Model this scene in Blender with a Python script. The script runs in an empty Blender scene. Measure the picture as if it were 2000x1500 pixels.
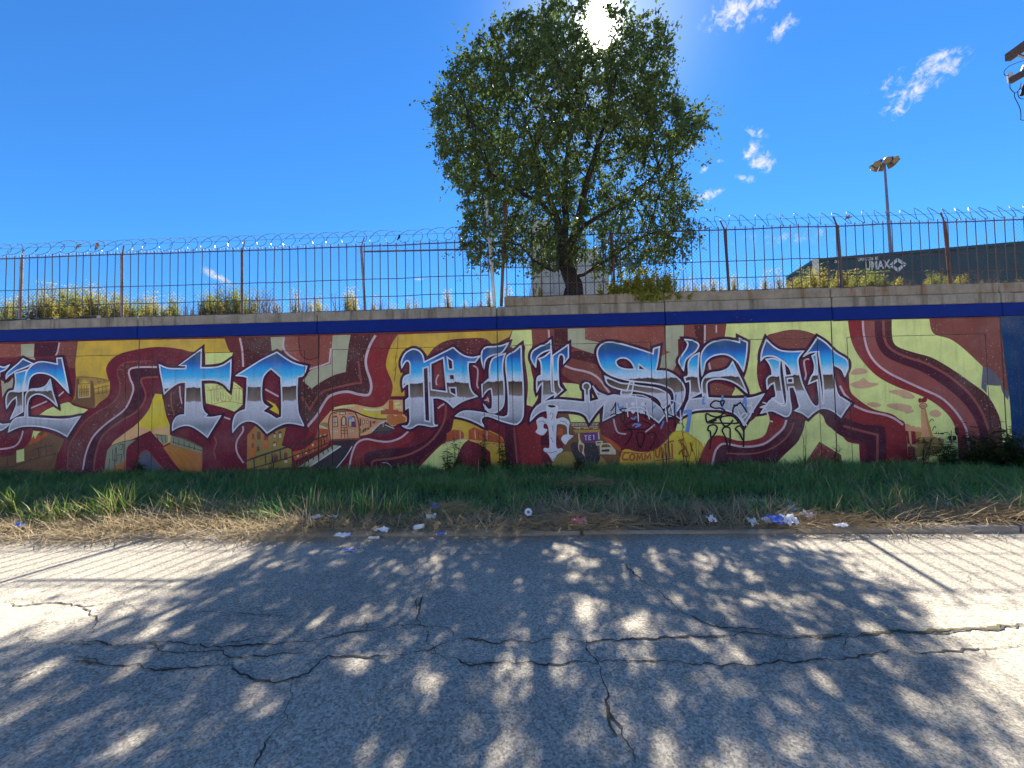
import bpy, bmesh, math, random
import numpy as np
from mathutils import Vector, Matrix, noise
from mathutils.geometry import tessellate_polygon

random.seed(7); RNG = np.random.default_rng(11)
scene = bpy.context.scene
COL = scene.collection
rad = math.radians

# ------------------------------------------------------------------ camera
EYE = Vector((0, 0, 1.6)); FPX = 751.0
YAW, PITCH, ROLL = rad(2.066), rad(1.753), rad(-1.134)
FW = Vector((-math.sin(YAW)*math.cos(PITCH), math.cos(YAW)*math.cos(PITCH), math.sin(PITCH)))
RT0 = Vector((math.cos(YAW), math.sin(YAW), 0)); UP0 = RT0.cross(FW)
RT = RT0*math.cos(ROLL) + UP0*math.sin(ROLL); UP = -RT0*math.sin(ROLL) + UP0*math.cos(ROLL)
cam = bpy.data.cameras.new('camera'); cam.sensor_width = 36; cam.lens = FPX/2000*36
cam.clip_start = .05; cam.clip_end = 5000
camo = bpy.data.objects.new('camera', cam); COL.objects.link(camo)
camo.matrix_world = Matrix(((RT.x, UP.x, -FW.x, EYE.x), (RT.y, UP.y, -FW.y, EYE.y), (RT.z, UP.z, -FW.z, EYE.z), (0, 0, 0, 1)))
scene.camera = camo
scene.render.resolution_x, scene.render.resolution_y = 1024, 768

# ------------------------------------------------------------------ world, sun, exposure
SUN = Vector((.2138, 1, .9708)).normalized()
SUN_EL = math.asin(SUN.z); SUN_AZ = math.atan2(SUN.x, SUN.y)
SKY_STRENGTH, SUN_STRENGTH, EXPOSURE = .10, 4.1, 1.95
world = bpy.data.worlds.new('World'); scene.world = world; world.use_nodes = True
sun = bpy.data.lights.new('sun', 'SUN'); sun.energy = SUN_STRENGTH; sun.angle = rad(.5); sun.color = (1, .93, .82)
suno = bpy.data.objects.new('sun', sun); COL.objects.link(suno)
suno.rotation_euler = SUN.to_track_quat('Z', 'Y').to_euler()
vs = scene.view_settings; vs.view_transform = 'Standard'; vs.look = 'None'; vs.exposure = EXPOSURE; vs.gamma = 1
vs.use_curve_mapping = False
scene.render.engine = 'CYCLES'
scene.cycles.max_bounces = 8; scene.cycles.transparent_max_bounces = 8

def ray(x, y):
    """photo survey: direction through a point of the 2000x1500 photograph"""
    return (FW + RT*((x-1000)/FPX) + UP*((750-y)/FPX))
def at_Y(x, y, Y):
    d = ray(x, y); return EYE + d*(Y/d.y)
def at_Z(x, y, z=0):
    d = ray(x, y); return EYE + d*((z-EYE.z)/d.z)

# sky: clear air, the sun's own aureole, a few small fair-weather clouds
def build_world():
    nt = world.node_tree; N = nt.nodes; L = nt.links; N.clear()
    def m(op, a, b=None, c=None):
        n = N.new('ShaderNodeMath'); n.operation = op
        for i, v in enumerate((a, b, c)):
            if v is None: continue
            if isinstance(v, (int, float)): n.inputs[i].default_value = v
            else: L.new(v, n.inputs[i])
        return n.outputs[0]
    def dot(v, vec):
        n = N.new('ShaderNodeVectorMath'); n.operation = 'DOT_PRODUCT'; L.new(v, n.inputs[0]); n.inputs[1].default_value = vec
        return n.outputs['Value']
    tc = N.new('ShaderNodeTexCoord'); V = tc.outputs['Generated']
    sky = N.new('ShaderNodeTexSky'); sky.sky_type = 'NISHITA'; sky.sun_disc = False
    sky.sun_elevation = SUN_EL; sky.sun_rotation = SUN_AZ
    sky.altitude = 180; sky.air_density = 1.0; sky.dust_density = 0.0; sky.ozone_density = 6.0
    bg1 = N.new('ShaderNodeBackground'); 
    tint = N.new('ShaderNodeMix'); tint.data_type = 'RGBA'; tint.blend_type = 'MULTIPLY'; tint.inputs[0].default_value = 1
    L.new(sky.outputs[0], tint.inputs[6]); tint.inputs[7].default_value = (.165, .385, .545, 1)      # deep clear autumn blue
    L.new(tint.outputs[2], bg1.inputs[0]); bg1.inputs[1].default_value = SKY_STRENGTH
    # aureole and disc of the sun
    cs = dot(V, SUN)
    g1 = m('POWER', m('MAXIMUM', cs, 0), 2600.0)
    g2 = m('POWER', m('MAXIMUM', cs, 0), 90.0)
    disc = m('MULTIPLY', m('GREATER_THAN', cs, math.cos(rad(.3))), 60.0)
    glow = m('ADD', m('ADD', m('MULTIPLY', g1, 6.0), m('MULTIPLY', g2, .13)), disc)
    bg2 = N.new('ShaderNodeBackground'); bg2.inputs[0].default_value = (1, .96, .88, 1); L.new(glow, bg2.inputs[1])
    # clouds: (photo point, half length, half height, tilt degrees, strength)
    CL = [((1450, 14), 44, 20, 22, 1.0), ((1428, 32), 30, 13, -10, .9), ((1525, 55), 17, 10, 50, .75), ((1545, 44), 12, 6, 25, .6), ((1762, 150), 26, 9, 22, .6), ((1800, 138), 30, 9, 18, .6), ((1838, 126), 20, 12, 10, 1.0),
          ((1760, 200), 20, 11, 48, .85), ((1790, 178), 30, 10, 34, .95), ((1754, 183), 16, 4, 8, .6), ((1475, 258), 22, 7, -24, .75), ((1470, 292), 14, 16, -40, 1.0), ((1488, 316), 22, 15, -28, 1.0),
          ((1457, 349), 20, 7, -10, .8), ((1378, 382), 18, 10, 14, .9), ((1402, 374), 16, 8, 30, .8), ((1373, 332), 11, 5, 40, .8), ((1405, 314), 9, 4, 0, .6),
          ((1352, 284), 14, 6, 40, .7), ((425, 541), 28, 8, -32, 1.0), ((820, 546), 16, 5, -5, .8), ((1540, 462), 120, 18, 4, .34)]
    best = None
    for (px, py), a, b, tilt, s in CL:
        d = ray(px, py).normalized()
        ex = RT*math.cos(rad(tilt)) + UP*math.sin(rad(tilt)); ex = (ex - d*ex.dot(d)).normalized(); ey = d.cross(ex).normalized()
        f = FPX/ray(px, py).length
        ka, kb = f/(a*.86), f/(b*.9)
        u = m('SUBTRACT', dot(V, ex*ka), (ex*ka).dot(d)); v = m('SUBTRACT', dot(V, ey*kb), (ey*kb).dot(d))
        r = m('SQRT', m('ADD', m('MULTIPLY', u, u), m('MULTIPLY', v, v)))
        fcl = m('MULTIPLY', m('SUBTRACT', 1.0, r), s)
        fcl = m('MULTIPLY', fcl, m('GREATER_THAN', dot(V, d), .5))
        best = fcl if best is None else m('MAXIMUM', best, fcl)
    nz = N.new('ShaderNodeTexNoise'); nz.inputs['Scale'].default_value = 74; nz.inputs['Detail'].default_value = 9; nz.inputs['Roughness'].default_value = .66; nz.inputs['Distortion'].default_value = .5
    L.new(V, nz.inputs['Vector'])
    mask = m('ADD', m('MULTIPLY', best, .95), m('MULTIPLY', m('SUBTRACT', nz.outputs['Fac'], .53), 3.0))
    mask = m('MULTIPLY', mask, m('GREATER_THAN', best, 0.0))
    mr = N.new('ShaderNodeMapRange'); mr.interpolation_type = 'SMOOTHSTEP'; L.new(mask, mr.inputs[0])
    mr.inputs[1].default_value = .06; mr.inputs[2].default_value = 1.2; mr.inputs[3].default_value = 0; mr.inputs[4].default_value = .95
    edge = N.new('ShaderNodeMapRange'); edge.interpolation_type = 'SMOOTHSTEP'; L.new(best, edge.inputs[0])
    edge.inputs[1].default_value = 0; edge.inputs[2].default_value = .35
    fac = m('MULTIPLY', mr.outputs[0], edge.outputs[0])
    bgc = N.new('ShaderNodeBackground'); bgc.inputs[0].default_value = (.97, .98, 1, 1); bgc.inputs[1].default_value = .25
    mix = N.new('ShaderNodeMixShader'); L.new(fac, mix.inputs[0]); L.new(bg1.outputs[0], mix.inputs[1]); L.new(bgc.outputs[0], mix.inputs[2])
    add = N.new('ShaderNodeAddShader'); L.new(mix.outputs[0], add.inputs[0]); L.new(bg2.outputs[0], add.inputs[1])
    out = N.new('ShaderNodeOutputWorld'); L.new(add.outputs[0], out.inputs[0])
build_world()
world.cycles.sampling_method = 'MANUAL'; world.cycles.sample_map_resolution = 512

# ------------------------------------------------------------------ helpers
MATS = {}
def mat(name, col, col2=None, scale=4.0, rough=.85, bump=0.0, bscale=60.0, metal=0.0, stretch=None, chips=0.0, chipcol=(.42, .40, .36),
        speck=None, transl=0.0, attr=None, streak=None, spec=.3, detail=6, grime=0.0):
    """procedural material: two tones broken up by noise, optional chips, specks, streaks, relief"""
    if name in MATS: return MATS[name]
    M = bpy.data.materials.new(name); M.use_nodes = True; nt = M.node_tree; N = nt.nodes; L = nt.links
    b = N['Principled BSDF']; out = N['Material Output']
    b.inputs['Roughness'].default_value = rough; b.inputs['Metallic'].default_value = metal; b.inputs['Specular IOR Level'].default_value = spec
    tc = N.new('ShaderNodeTexCoord'); geo = N.new('ShaderNodeNewGeometry')
    P = geo.outputs['Position']
    def noise_(sc, det=6.0, st=None, ro=.6):
        n = N.new('ShaderNodeTexNoise'); n.inputs['Scale'].default_value = sc; n.inputs['Detail'].default_value = det; n.inputs['Roughness'].default_value = ro
        if st:
            mp = N.new('ShaderNodeMapping'); mp.inputs['Scale'].default_value = st; L.new(P, mp.inputs['Vector']); L.new(mp.outputs[0], n.inputs['Vector'])
        else: L.new(P, n.inputs['Vector'])
        return n.outputs['Fac']
    def rng(x, lo, hi, a=0.0, c=1.0):
        n = N.new('ShaderNodeMapRange'); L.new(x, n.inputs[0])
        for i, v in zip((1, 2, 3, 4), (lo, hi, a, c)): n.inputs[i].default_value = v
        return n.outputs[0]
    def mixc(f, a, c, mode='MIX'):
        n = N.new('ShaderNodeMix'); n.data_type = 'RGBA'; n.blend_type = mode
        if isinstance(f, float): n.inputs[0].default_value = f
        else: L.new(f, n.inputs[0])
        for k, v in ((6, a), (7, c)):
            if isinstance(v, tuple): n.inputs[k].default_value = (*v, 1)
            else: L.new(v, n.inputs[k])
        return n.outputs[2]
    def mul(a, c):
        n = N.new('ShaderNodeMath'); n.operation = 'MULTIPLY'; L.new(a, n.inputs[0])
        if isinstance(c, float): n.inputs[1].default_value = c
        else: L.new(c, n.inputs[1])
        return n.outputs[0]
    if col2 is None: col2 = tuple(c*.72 for c in col)
    if attr:
        at = N.new('ShaderNodeAttribute'); at.attribute_name = attr
        c = mixc(at.outputs['Fac'], col, col2)
    else:
        c = mixc(rng(noise_(scale, detail, stretch), .35, .65), col, col2)
    if speck:
        amt, sc, sc_col = speck
        c = mixc(mul(rng(noise_(sc, 3.0, None, .7), .52, .66), amt), c, sc_col)
    if streak:
        amt, sc_col = streak
        c = mixc(mul(rng(noise_(5.0, 4.0, (1.2, 1.2, .12), .65), .5, .68), amt), c, sc_col)
    if grime > 0:                                               # weathering: faded bloom, soot runs, pores of the cast concrete
        c = mixc(mul(rng(noise_(.9, 7.0, None, .68), .50, .74), grime*.8), c, (.36, .33, .30))
        c = mixc(mul(rng(noise_(7.0, 5.0, (1.3, 1.3, .10), .7), .54, .74), grime*1.1), c, (.045, .035, .032))
        c = mixc(mul(rng(noise_(75.0, 3.0, None, .75), .58, .66), grime*1.5), c, (.05, .045, .045))
        c = mixc(mul(rng(noise_(34.0, 3.0, None, .75), .645, .67), grime*2.2), c, (.42, .40, .37))
    if chips > 0:
        f = mul(rng(noise_(26.0, 3.0, None, .7), .63, .66), rng(noise_(1.1, 3.0), .62-chips*.3, .72-chips*.3))
        c = mixc(f, c, chipcol)
    L.new(c, b.inputs['Base Color'])
    if bump > 0:
        bn = N.new('ShaderNodeBump'); bn.inputs['Strength'].default_value = bump; bn.inputs['Distance'].default_value = .01
        L.new(noise_(bscale, 8.0, None, .65), bn.inputs['Height']); L.new(bn.outputs[0], b.inputs['Normal'])
    if transl > 0:
        t = N.new('ShaderNodeBsdfTranslucent'); L.new(c, t.inputs[0]); mx = N.new('ShaderNodeMixShader'); mx.inputs[0].default_value = transl
        L.new(b.outputs[0], mx.inputs[1]); L.new(t.outputs[0], mx.inputs[2]); L.new(mx.outputs[0], out.inputs[0])
    MATS[name] = M
    return M

ORIGIN = {}
def tag(o, label=None, cat=None, group=None, kind=None):
    if label: o['label'] = label
    if cat: o['category'] = cat
    if group: o['group'] = group
    if kind: o['kind'] = kind
    return o
def thing(name, loc, label, cat, group=None):
    o = bpy.data.objects.new(name, None); COL.objects.link(o); o.location = loc; o.empty_display_size = .2
    ORIGIN[o.name] = Vector(loc)
    return tag(o, label, cat, group, 'thing' if cat in ('wall', 'kerb') else None)
def obj(name, verts, faces, material, parent=None, smooth=False, origin=None, attr=None):
    """one mesh object from world-space vertices"""
    me = bpy.data.meshes.new(name)
    off = ORIGIN[parent.name] if parent is not None else (Vector(origin) if origin is not None else Vector((0, 0, 0)))
    V = np.asarray(verts, dtype=np.float32).reshape(-1, 3) - np.array(off, dtype=np.float32)
    if isinstance(faces, np.ndarray):
        n, k = faces.shape
        me.vertices.add(len(V)); me.vertices.foreach_set('co', V.ravel())
        me.loops.add(n*k); me.loops.foreach_set('vertex_index', faces.astype(np.int32).ravel())
        me.polygons.add(n); me.polygons.foreach_set('loop_start', np.arange(0, n*k, k, dtype=np.int32))
        me.update(calc_edges=True)
    else:
        me.from_pydata(V.tolist(), [], faces)
    if attr is not None:
        a = me.attributes.new('rnd', 'FLOAT', 'POINT'); a.data.foreach_set('value', np.asarray(attr, dtype=np.float32))
    me.update()
    if smooth: me.polygons.foreach_set('use_smooth', [True]*len(me.polygons))
    if material: me.materials.append(material)
    o = bpy.data.objects.new(name, me); COL.objects.link(o)
    if parent is not None:
        o.parent = parent; ORIGIN[o.name] = off.copy()
    else:
        o.location = off; ORIGIN[o.name] = off.copy()
    return o
def copy_tree(o, loc, rz=0.0, sc=1.0):
    c = o.copy(); COL.objects.link(c); c.location = loc; c.rotation_euler = (0, 0, rz); c.scale = (sc, sc, sc)
    for ch in o.children:
        d = ch.copy(); COL.objects.link(d); d.parent = c
        for g in ch.children:
            e = g.copy(); COL.objects.link(e); e.parent = d
    return c

def box_vf(x0, x1, y0, y1, z0, z1, bev=0.0):
    if bev <= 0:
        v = [(x, y, z) for z in (z0, z1) for y in (y0, y1) for x in (x0, x1)]
        return v, [(0, 2, 3, 1), (4, 5, 7, 6), (0, 1, 5, 4), (2, 6, 7, 3), (0, 4, 6, 2), (1, 3, 7, 5)]
    bm = bmesh.new(); bmesh.ops.create_cube(bm, size=1)
    for v in bm.verts: v.co = Vector(((x0+x1)/2+v.co.x*(x1-x0), (y0+y1)/2+v.co.y*(y1-y0), (z0+z1)/2+v.co.z*(z1-z0)))
    bmesh.ops.bevel(bm, geom=bm.edges[:], offset=bev, segments=1, affect='EDGES')
    r = [tuple(v.co) for v in bm.verts], [tuple(v.index for v in f.verts) for f in bm.faces]
    bm.free(); return r
class MB:
    """collects shapes into one mesh"""
    def __init__(s): s.v = []; s.f = []
    def add(s, v, f):
        n = len(s.v); s.v += [tuple(p) for p in v]; s.f += [tuple(i+n for i in q) for q in f]; return s
    def box(s, *a, **k): return s.add(*box_vf(*a, **k))
    def tube(s, pts, r, n=6, cap=True): return s.add(*tube_vf(pts, r, n, cap))
    def build(s, name, m, parent=None, **k): return obj(name, s.v, s.f, m, parent, **k)
def tube_vf(pts, r, n=6, cap=True):
    pts = [Vector(p) for p in pts]; k = len(pts)
    rs = [r]*k if isinstance(r, (int, float)) else list(r)
    v = []; f = []; ref = None
    for i, p in enumerate(pts):
        t = (pts[min(i+1, k-1)] - pts[max(i-1, 0)])
        t = t.normalized() if t.length > 1e-9 else Vector((0, 0, 1))
        if ref is None: ref = Vector((0, 0, 1)) if abs(t.z) < .9 else Vector((1, 0, 0))
        a = (ref - t*ref.dot(t))
        a = a.normalized() if a.length > 1e-6 else t.orthogonal().normalized()
        ref = a; b = t.cross(a)
        for j in range(n):
            th = 2*math.pi*j/n; v.append(tuple(p + (a*math.cos(th)+b*math.sin(th))*rs[i]))
    for i in range(k-1):
        for j in range(n):
            q = i*n+j; w = i*n+(j+1) % n; f.append((q, w, w+n, q+n))
    if cap: f += [tuple(range(n))[::-1], tuple(range((k-1)*n, k*n))]
    return v, f
def fbm(x, y, z=0.0, o=4): return noise.fractal(Vector((x, y, z)), 1.0, 2.0, o)

# ------------------------------------------------------------------ the setting: ground, road, kerb, verge
D = 8.32                                   # wall face
KERB = 4.45
def sheet(name, x0, x1, y0, y1, nx, ny, zf, m, **k):
    xs = np.linspace(x0, x1, nx); ys = np.linspace(y0, y1, ny)
    V = [(x, y, zf(x, y)) for y in ys for x in xs]
    F = np.array([(j*nx+i, j*nx+i+1, (j+1)*nx+i+1, (j+1)*nx+i) for j in range(ny-1) for i in range(nx-1)])
    return obj(name, V, F, m, smooth=True, **k)
M_ground = mat('dry_soil', (.16, .12, .07), (.10, .085, .05), 1.5, bump=.5, bscale=20)
def ground_z(x, y): return -.05
tag(sheet('ground', -700, 700, -700, 8.2, 9, 9, ground_z, M_ground), kind='structure')
M_road = mat('weathered_asphalt', (.47, .415, .325), (.40, .36, .29), .9, rough=.92, bump=.55, bscale=190, spec=.2,
             speck=(.85, 95, (.15, .14, .125)))
# a second set of paler stones in the worn surface
def road_stones():
    M = M_road; nt = M.node_tree; N = nt.nodes; L = nt.links; b = N['Principled BSDF']
    src = b.inputs['Base Color'].links[0].from_socket
    geo = N.new('ShaderNodeNewGeometry')
    vo = N.new('ShaderNodeTexVoronoi'); vo.inputs['Scale'].default_value = 88; L.new(geo.outputs['Position'], vo.inputs['Vector'])
    sep = N.new('ShaderNodeSeparateColor'); L.new(vo.outputs['Color'], sep.inputs[0])
    r = N.new('ShaderNodeMapRange'); L.new(sep.outputs[0], r.inputs[0]); r.inputs[1].default_value = 0; r.inputs[2].default_value = 1; r.inputs[3].default_value = .48; r.inputs[4].default_value = 1.40
    mx = N.new('ShaderNodeMix'); mx.data_type = 'RGBA'; mx.blend_type = 'MULTIPLY'; mx.inputs[0].default_value = .8
    L.new(src, mx.inputs[6]); L.new(r.outputs[0], mx.inputs[7])
    n2 = N.new('ShaderNodeTexNoise'); n2.inputs['Scale'].default_value = .55; n2.inputs['Detail'].default_value = 5; L.new(geo.outputs['Position'], n2.inputs['Vector'])
    r2 = N.new('ShaderNodeMapRange'); L.new(n2.outputs['Fac'], r2.inputs[0]); r2.inputs[1].default_value = .35; r2.inputs[2].default_value = .65; r2.inputs[3].default_value = .84; r2.inputs[4].default_value = 1.1
    mx2 = N.new('ShaderNodeMix'); mx2.data_type = 'RGBA'; mx2.blend_type = 'MULTIPLY'; mx2.inputs[0].default_value = 1
    L.new(mx.outputs[2], mx2.inputs[6]); L.new(r2.outputs[0], mx2.inputs[7])
    # old oil and tyre stains, dusty patches
    def stain(sc, st, lo, hi, amt, col, src):
        mp = N.new('ShaderNodeMapping'); mp.inputs['Scale'].default_value = st; L.new(geo.outputs['Position'], mp.inputs[0])
        n = N.new('ShaderNodeTexNoise'); n.inputs['Scale'].default_value = sc; n.inputs['Detail'].default_value = 7; n.inputs['Roughness'].default_value = .62; L.new(mp.outputs[0], n.inputs['Vector'])
        q = N.new('ShaderNodeMapRange'); L.new(n.outputs['Fac'], q.inputs[0]); q.inputs[1].default_value = lo; q.inputs[2].default_value = hi; q.inputs[4].default_value = amt
        x = N.new('ShaderNodeMix'); x.data_type = 'RGBA'; L.new(q.outputs[0], x.inputs[0]); L.new(src, x.inputs[6]); x.inputs[7].default_value = (*col, 1); return x.outputs[2]
    c = stain(1.1, (1, 1, 1), .56, .72, .35, (.17, .16, .15), mx2.outputs[2]); c = stain(.8, (.25, 1.6, 1), .55, .75, .25, (.22, .20, .18), c); c = stain(2.2, (1, 1, 1), .60, .72, .35, (.52, .47, .38), c)
    L.new(c, b.inputs['Base Color'])
road_stones()
def road_z(x, y): return .012*fbm(x*.35, y*.5, 3)
road = tag(sheet('road', -40, 40, -16, KERB+.01, 200, 100, road_z, M_road), kind='structure')

# cracks in the road, each its own jagged strip, with moss where the photograph shows it
M_crack = mat('crack_dark', (.035, .032, .03), (.06, .055, .05), 20)
M_moss = mat('crack_moss', (.075, .08, .03), (.13, .10, .055), 30, bump=.6, bscale=90)
def crack(pts, w=.018, m=M_crack, name='crack'):
    P = []; w *= .36 if m is M_crack else .34
    pts = [at_Z(x, y, 0) for x, y in pts]
    for a, b in zip(pts, pts[1:]):
        n = max(3, int((b-a).length/.022))
        for i in range(n): P.append(a.lerp(b, i/n))
    P.append(pts[-1]); v = []; k = len(P)
    seed = random.random()*50
    for i, p in enumerate(P):
        t = (P[min(i+1, k-1)]-P[max(i-1, 0)]).normalized(); nrm = Vector((-t.y, t.x, 0))
        q = p + nrm*(.05*fbm(p.x*3, p.y*3, seed, 6)+.022*fbm(p.x*14, p.y*14, seed, 4))
        ww = w*(.5+1.1*max(0, fbm(p.x*3.5, p.y*3.5, seed+9, 5)*1.3+.35))*min(1, .25+i/6, .25+(k-1-i)/6)
        for s in (-1, 1):
            c = q + nrm*s*ww*.5*(1+.5*random.uniform(-1, 1)); v.append((c.x, c.y, road_z(c.x, c.y)+.005))
    o = obj(name, v, [(2*i, 2*i+2, 2*i+3, 2*i+1) for i in range(k-1)], m, road)
CR = [("850,1100 840,1150 822,1195 815,1225", .02), ("1218,1095 1250,1130 1310,1175 1360,1210 1400,1225 1480,1228 1548,1242", .024),
      ("890,1250 950,1252 1020,1250 1070,1252 1150,1255 1250,1250 1330,1246 1440,1238 1540,1243 1620,1240 1670,1238 1750,1234 1850,1232 1930,1225 2000,1215", .03),
      ("870,1285 900,1297 960,1297 1050,1297 1170,1296 1190,1292 1290,1292 1400,1300 1520,1300 1560,1288 1650,1288 1720,1275 1830,1272 1920,1266 2000,1262", .024),
      ("1145,1250 1165,1280 1175,1297 1172,1320 1192,1345 1192,1385 1205,1425 1215,1445 1230,1480 1245,1500", .03),
      ("90,1262 150,1258 220,1262 310,1256 400,1260 470,1262 540,1258 610,1252 680,1240 740,1232 800,1220 835,1222 880,1225 890,1248", .026),
      ("125,1292 170,1296 240,1300 330,1302 400,1300 450,1312 520,1325 560,1325 600,1310 640,1280 700,1280 780,1277 830,1272 860,1260 892,1250", .028),
      ("560,1325 565,1345 555,1390 540,1430 520,1480 505,1500", .018), ("0,1352 40,1330 90,1310 125,1300", .02),
      ("0,1180 80,1180 160,1182 220,1181 262,1184 268,1198", .016), ("165,1182 175,1210 185,1245", .014),
      ("840,1225 838,1245 850,1265 870,1285", .016), ("0,1232 40,1240 75,1262", .014), ("400,1262 470,1250 560,1240", .012),
      ("700,1075 790,1080 870,1082 960,1085 1100,1088 1218,1090", .012), ("330,1198 400,1195 520,1200 570,1205", .012),
      ("215,1265 330,1275 430,1270 500,1285 600,1275", .016), ("1548,1242 1552,1270 1565,1288", .012), ("1400,1225 1450,1232 1500,1243", .014),
      ("100,1150 160,1135 215,1128", .010), ("1800,1120 1900,1118 2000,1110", .010), ("1210,1345 1240,1335 1255,1328", .010)]
rc = random.Random(4)
for s, w in CR:
    pl = [tuple(map(float, q.split(','))) for q in s.split()]; crack(pl, w)
    for x, y in pl[1:-1]:                                         # hairline side cracks
        if rc.random() < .45:
            dx, dy = rc.uniform(-60, 60), rc.choice((-1, 1))*rc.uniform(8, 40); crack([(x, y), (x+dx*.5, y+dy*.6), (x+dx, y+dy)], .009)
for s, w in [("150,1257 190,1258", .05), ("290,1256 330,1255", .04), ("520,1259 555,1258", .04), ("135,1295 205,1297", .05), ("310,1301 340,1302", .03), ("898,1251 945,1253", .05),
             ("905,1298 965,1298", .045), ("1250,1292 1290,1293", .035), ("1415,1238 1465,1237", .03), ("1550,1243 1600,1241 1665,1238", .05), ("1670,1238 1750,1234 1850,1231 1930,1225 2000,1216", .045),
             ("1190,1385 1200,1410 1213,1440", .05), ("1345,1192 1358,1203", .035), ("820,1165 818,1195", .03)]:
    crack([tuple(map(float, q.split(','))) for q in s.split()], w, M_moss, 'moss_strip')

# kerb stones
M_kerb = mat('kerb_concrete', (.30, .29, .27), (.22, .21, .2), 5, bump=.4, bscale=70, speck=(.4, 50, (.12, .12, .11)))
kerb = thing('kerb', (0, KERB+.08, 0), 'low weathered concrete kerb half buried under straw along the road', 'kerb')
for i, x in enumerate(np.arange(-16.2, 16.2, 2.4)):
    z = .05+.010*random.uniform(-1, 1)
    obj('kerb_stone', *box_vf(x+.012, x+2.388, KERB+random.uniform(-.012, .012), KERB+.17, -.1, z, .018), M_kerb, kerb)
def verge_z(x, y):
    t = (y-KERB)/(D-KERB)
    return .05-.055*t+.045*fbm(x*.6, y*.9, 5)+.018*fbm(x*2.6, y*2.6, 8)+(.05*math.exp(-((y-5.0)/.35)**2))
M_verge = mat('verge_soil', (.075, .062, .038), (.045, .045, .022), 3, bump=.7, bscale=40)
tag(sheet('verge', -16.5, 16.5, KERB+.12, D+.06, 260, 40, verge_z, M_verge), kind='structure')

# added unseen across the street: paving and brick building bouncing sunlight onto the wall
M_pave = mat('pavement_concrete', (.42, .40, .36), (.34, .32, .29), 2, bump=.3, bscale=60)
tag(obj('bounce_pavement', *box_vf(-40, 40, -19.0, -16.0, -.1, .12), M_pave), kind='structure')
M_buff = mat('pale_grey_brick', (.48, .46, .43), (.41, .39, .36), 3, bump=.3, bscale=30); M_pane = mat('dark_pane', (.05, .06, .07), (.08, .09, .1), 2, rough=.1, spec=.6); M_trim = mat('pale_trim', (.62, .60, .56), (.55, .53, .5), 3)
bounce_ware = thing('bounce_warehouse', (0, -19.2, 0), 'added unseen pale grey brick building bouncing sunlight onto the mural wall', 'building')
obj('wall', *box_vf(-38, 38, -31, -19.2, -.1, 8.6), M_buff, bounce_ware); obj('parapet', *box_vf(-38.1, 38.1, -31.1, -19.12, 8.602, 9.0), M_trim, bounce_ware)
for i in range(10):
    x = -34.2+7.6*i
    w_ = obj('window', *box_vf(x-1.3, x+1.3, -19.19, -19.13, 4.6, 6.6), M_trim, bounce_ware); obj('pane', *box_vf(x-1.15, x+1.15, -19.125, -19.11, 4.75, 6.45), M_pane, w_)
    if i % 3 == 1: obj('door', *box_vf(x-1.5, x+1.5, -19.19, -19.12, .12, 3.2), M_trim, bounce_ware)

# ------------------------------------------------------------------ retaining wall
zof = lambda x, y: at_Y(x, y, D).z
Z_BB = 1.6+.1739*D; Z_BT = 1.6+.2076*D; Z_LT = 1.6+.2334*D; Z_UT = 1.6+.2590*D
JX = [at_Y(x, 700, D).x for x in (272, 622, 972, 1300, 1626, 1957)]
JX = [JX[0]-2*3.85, JX[0]-3.85] + JX + [JX[-1]+3.8, JX[-1]+7.6]
Z_G = zof(500, 687); MARG = .30
wall = thing('retaining_wall', (0, D, 0), 'long concrete retaining wall with a painted lettering mural and blue band', 'wall')
M_conc = mat('wall_concrete', (.30, .275, .23), (.20, .185, .15), 3.5, bump=.5, bscale=50, speck=(.55, 42, (.15, .145, .13)), streak=(.85, (.085, .07, .05)))
M_conc2 = mat('stained_concrete', (.29, .255, .20), (.19, .165, .125), 3.5, bump=.5, bscale=50, speck=(.55, 42, (.15, .14, .12)), streak=(.9, (.15, .07, .03)))
M_blue = mat('blue_band_paint', (.004, .022, .19), (.004, .017, .15), 4, rough=.7, bump=.45, bscale=38, chips=.05, spec=.12)
GAPS = []
obj('wall_core', *box_vf(-16.5, 16.5, D+.035, D+.3, -.4, Z_LT-.02), M_conc, wall)
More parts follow.
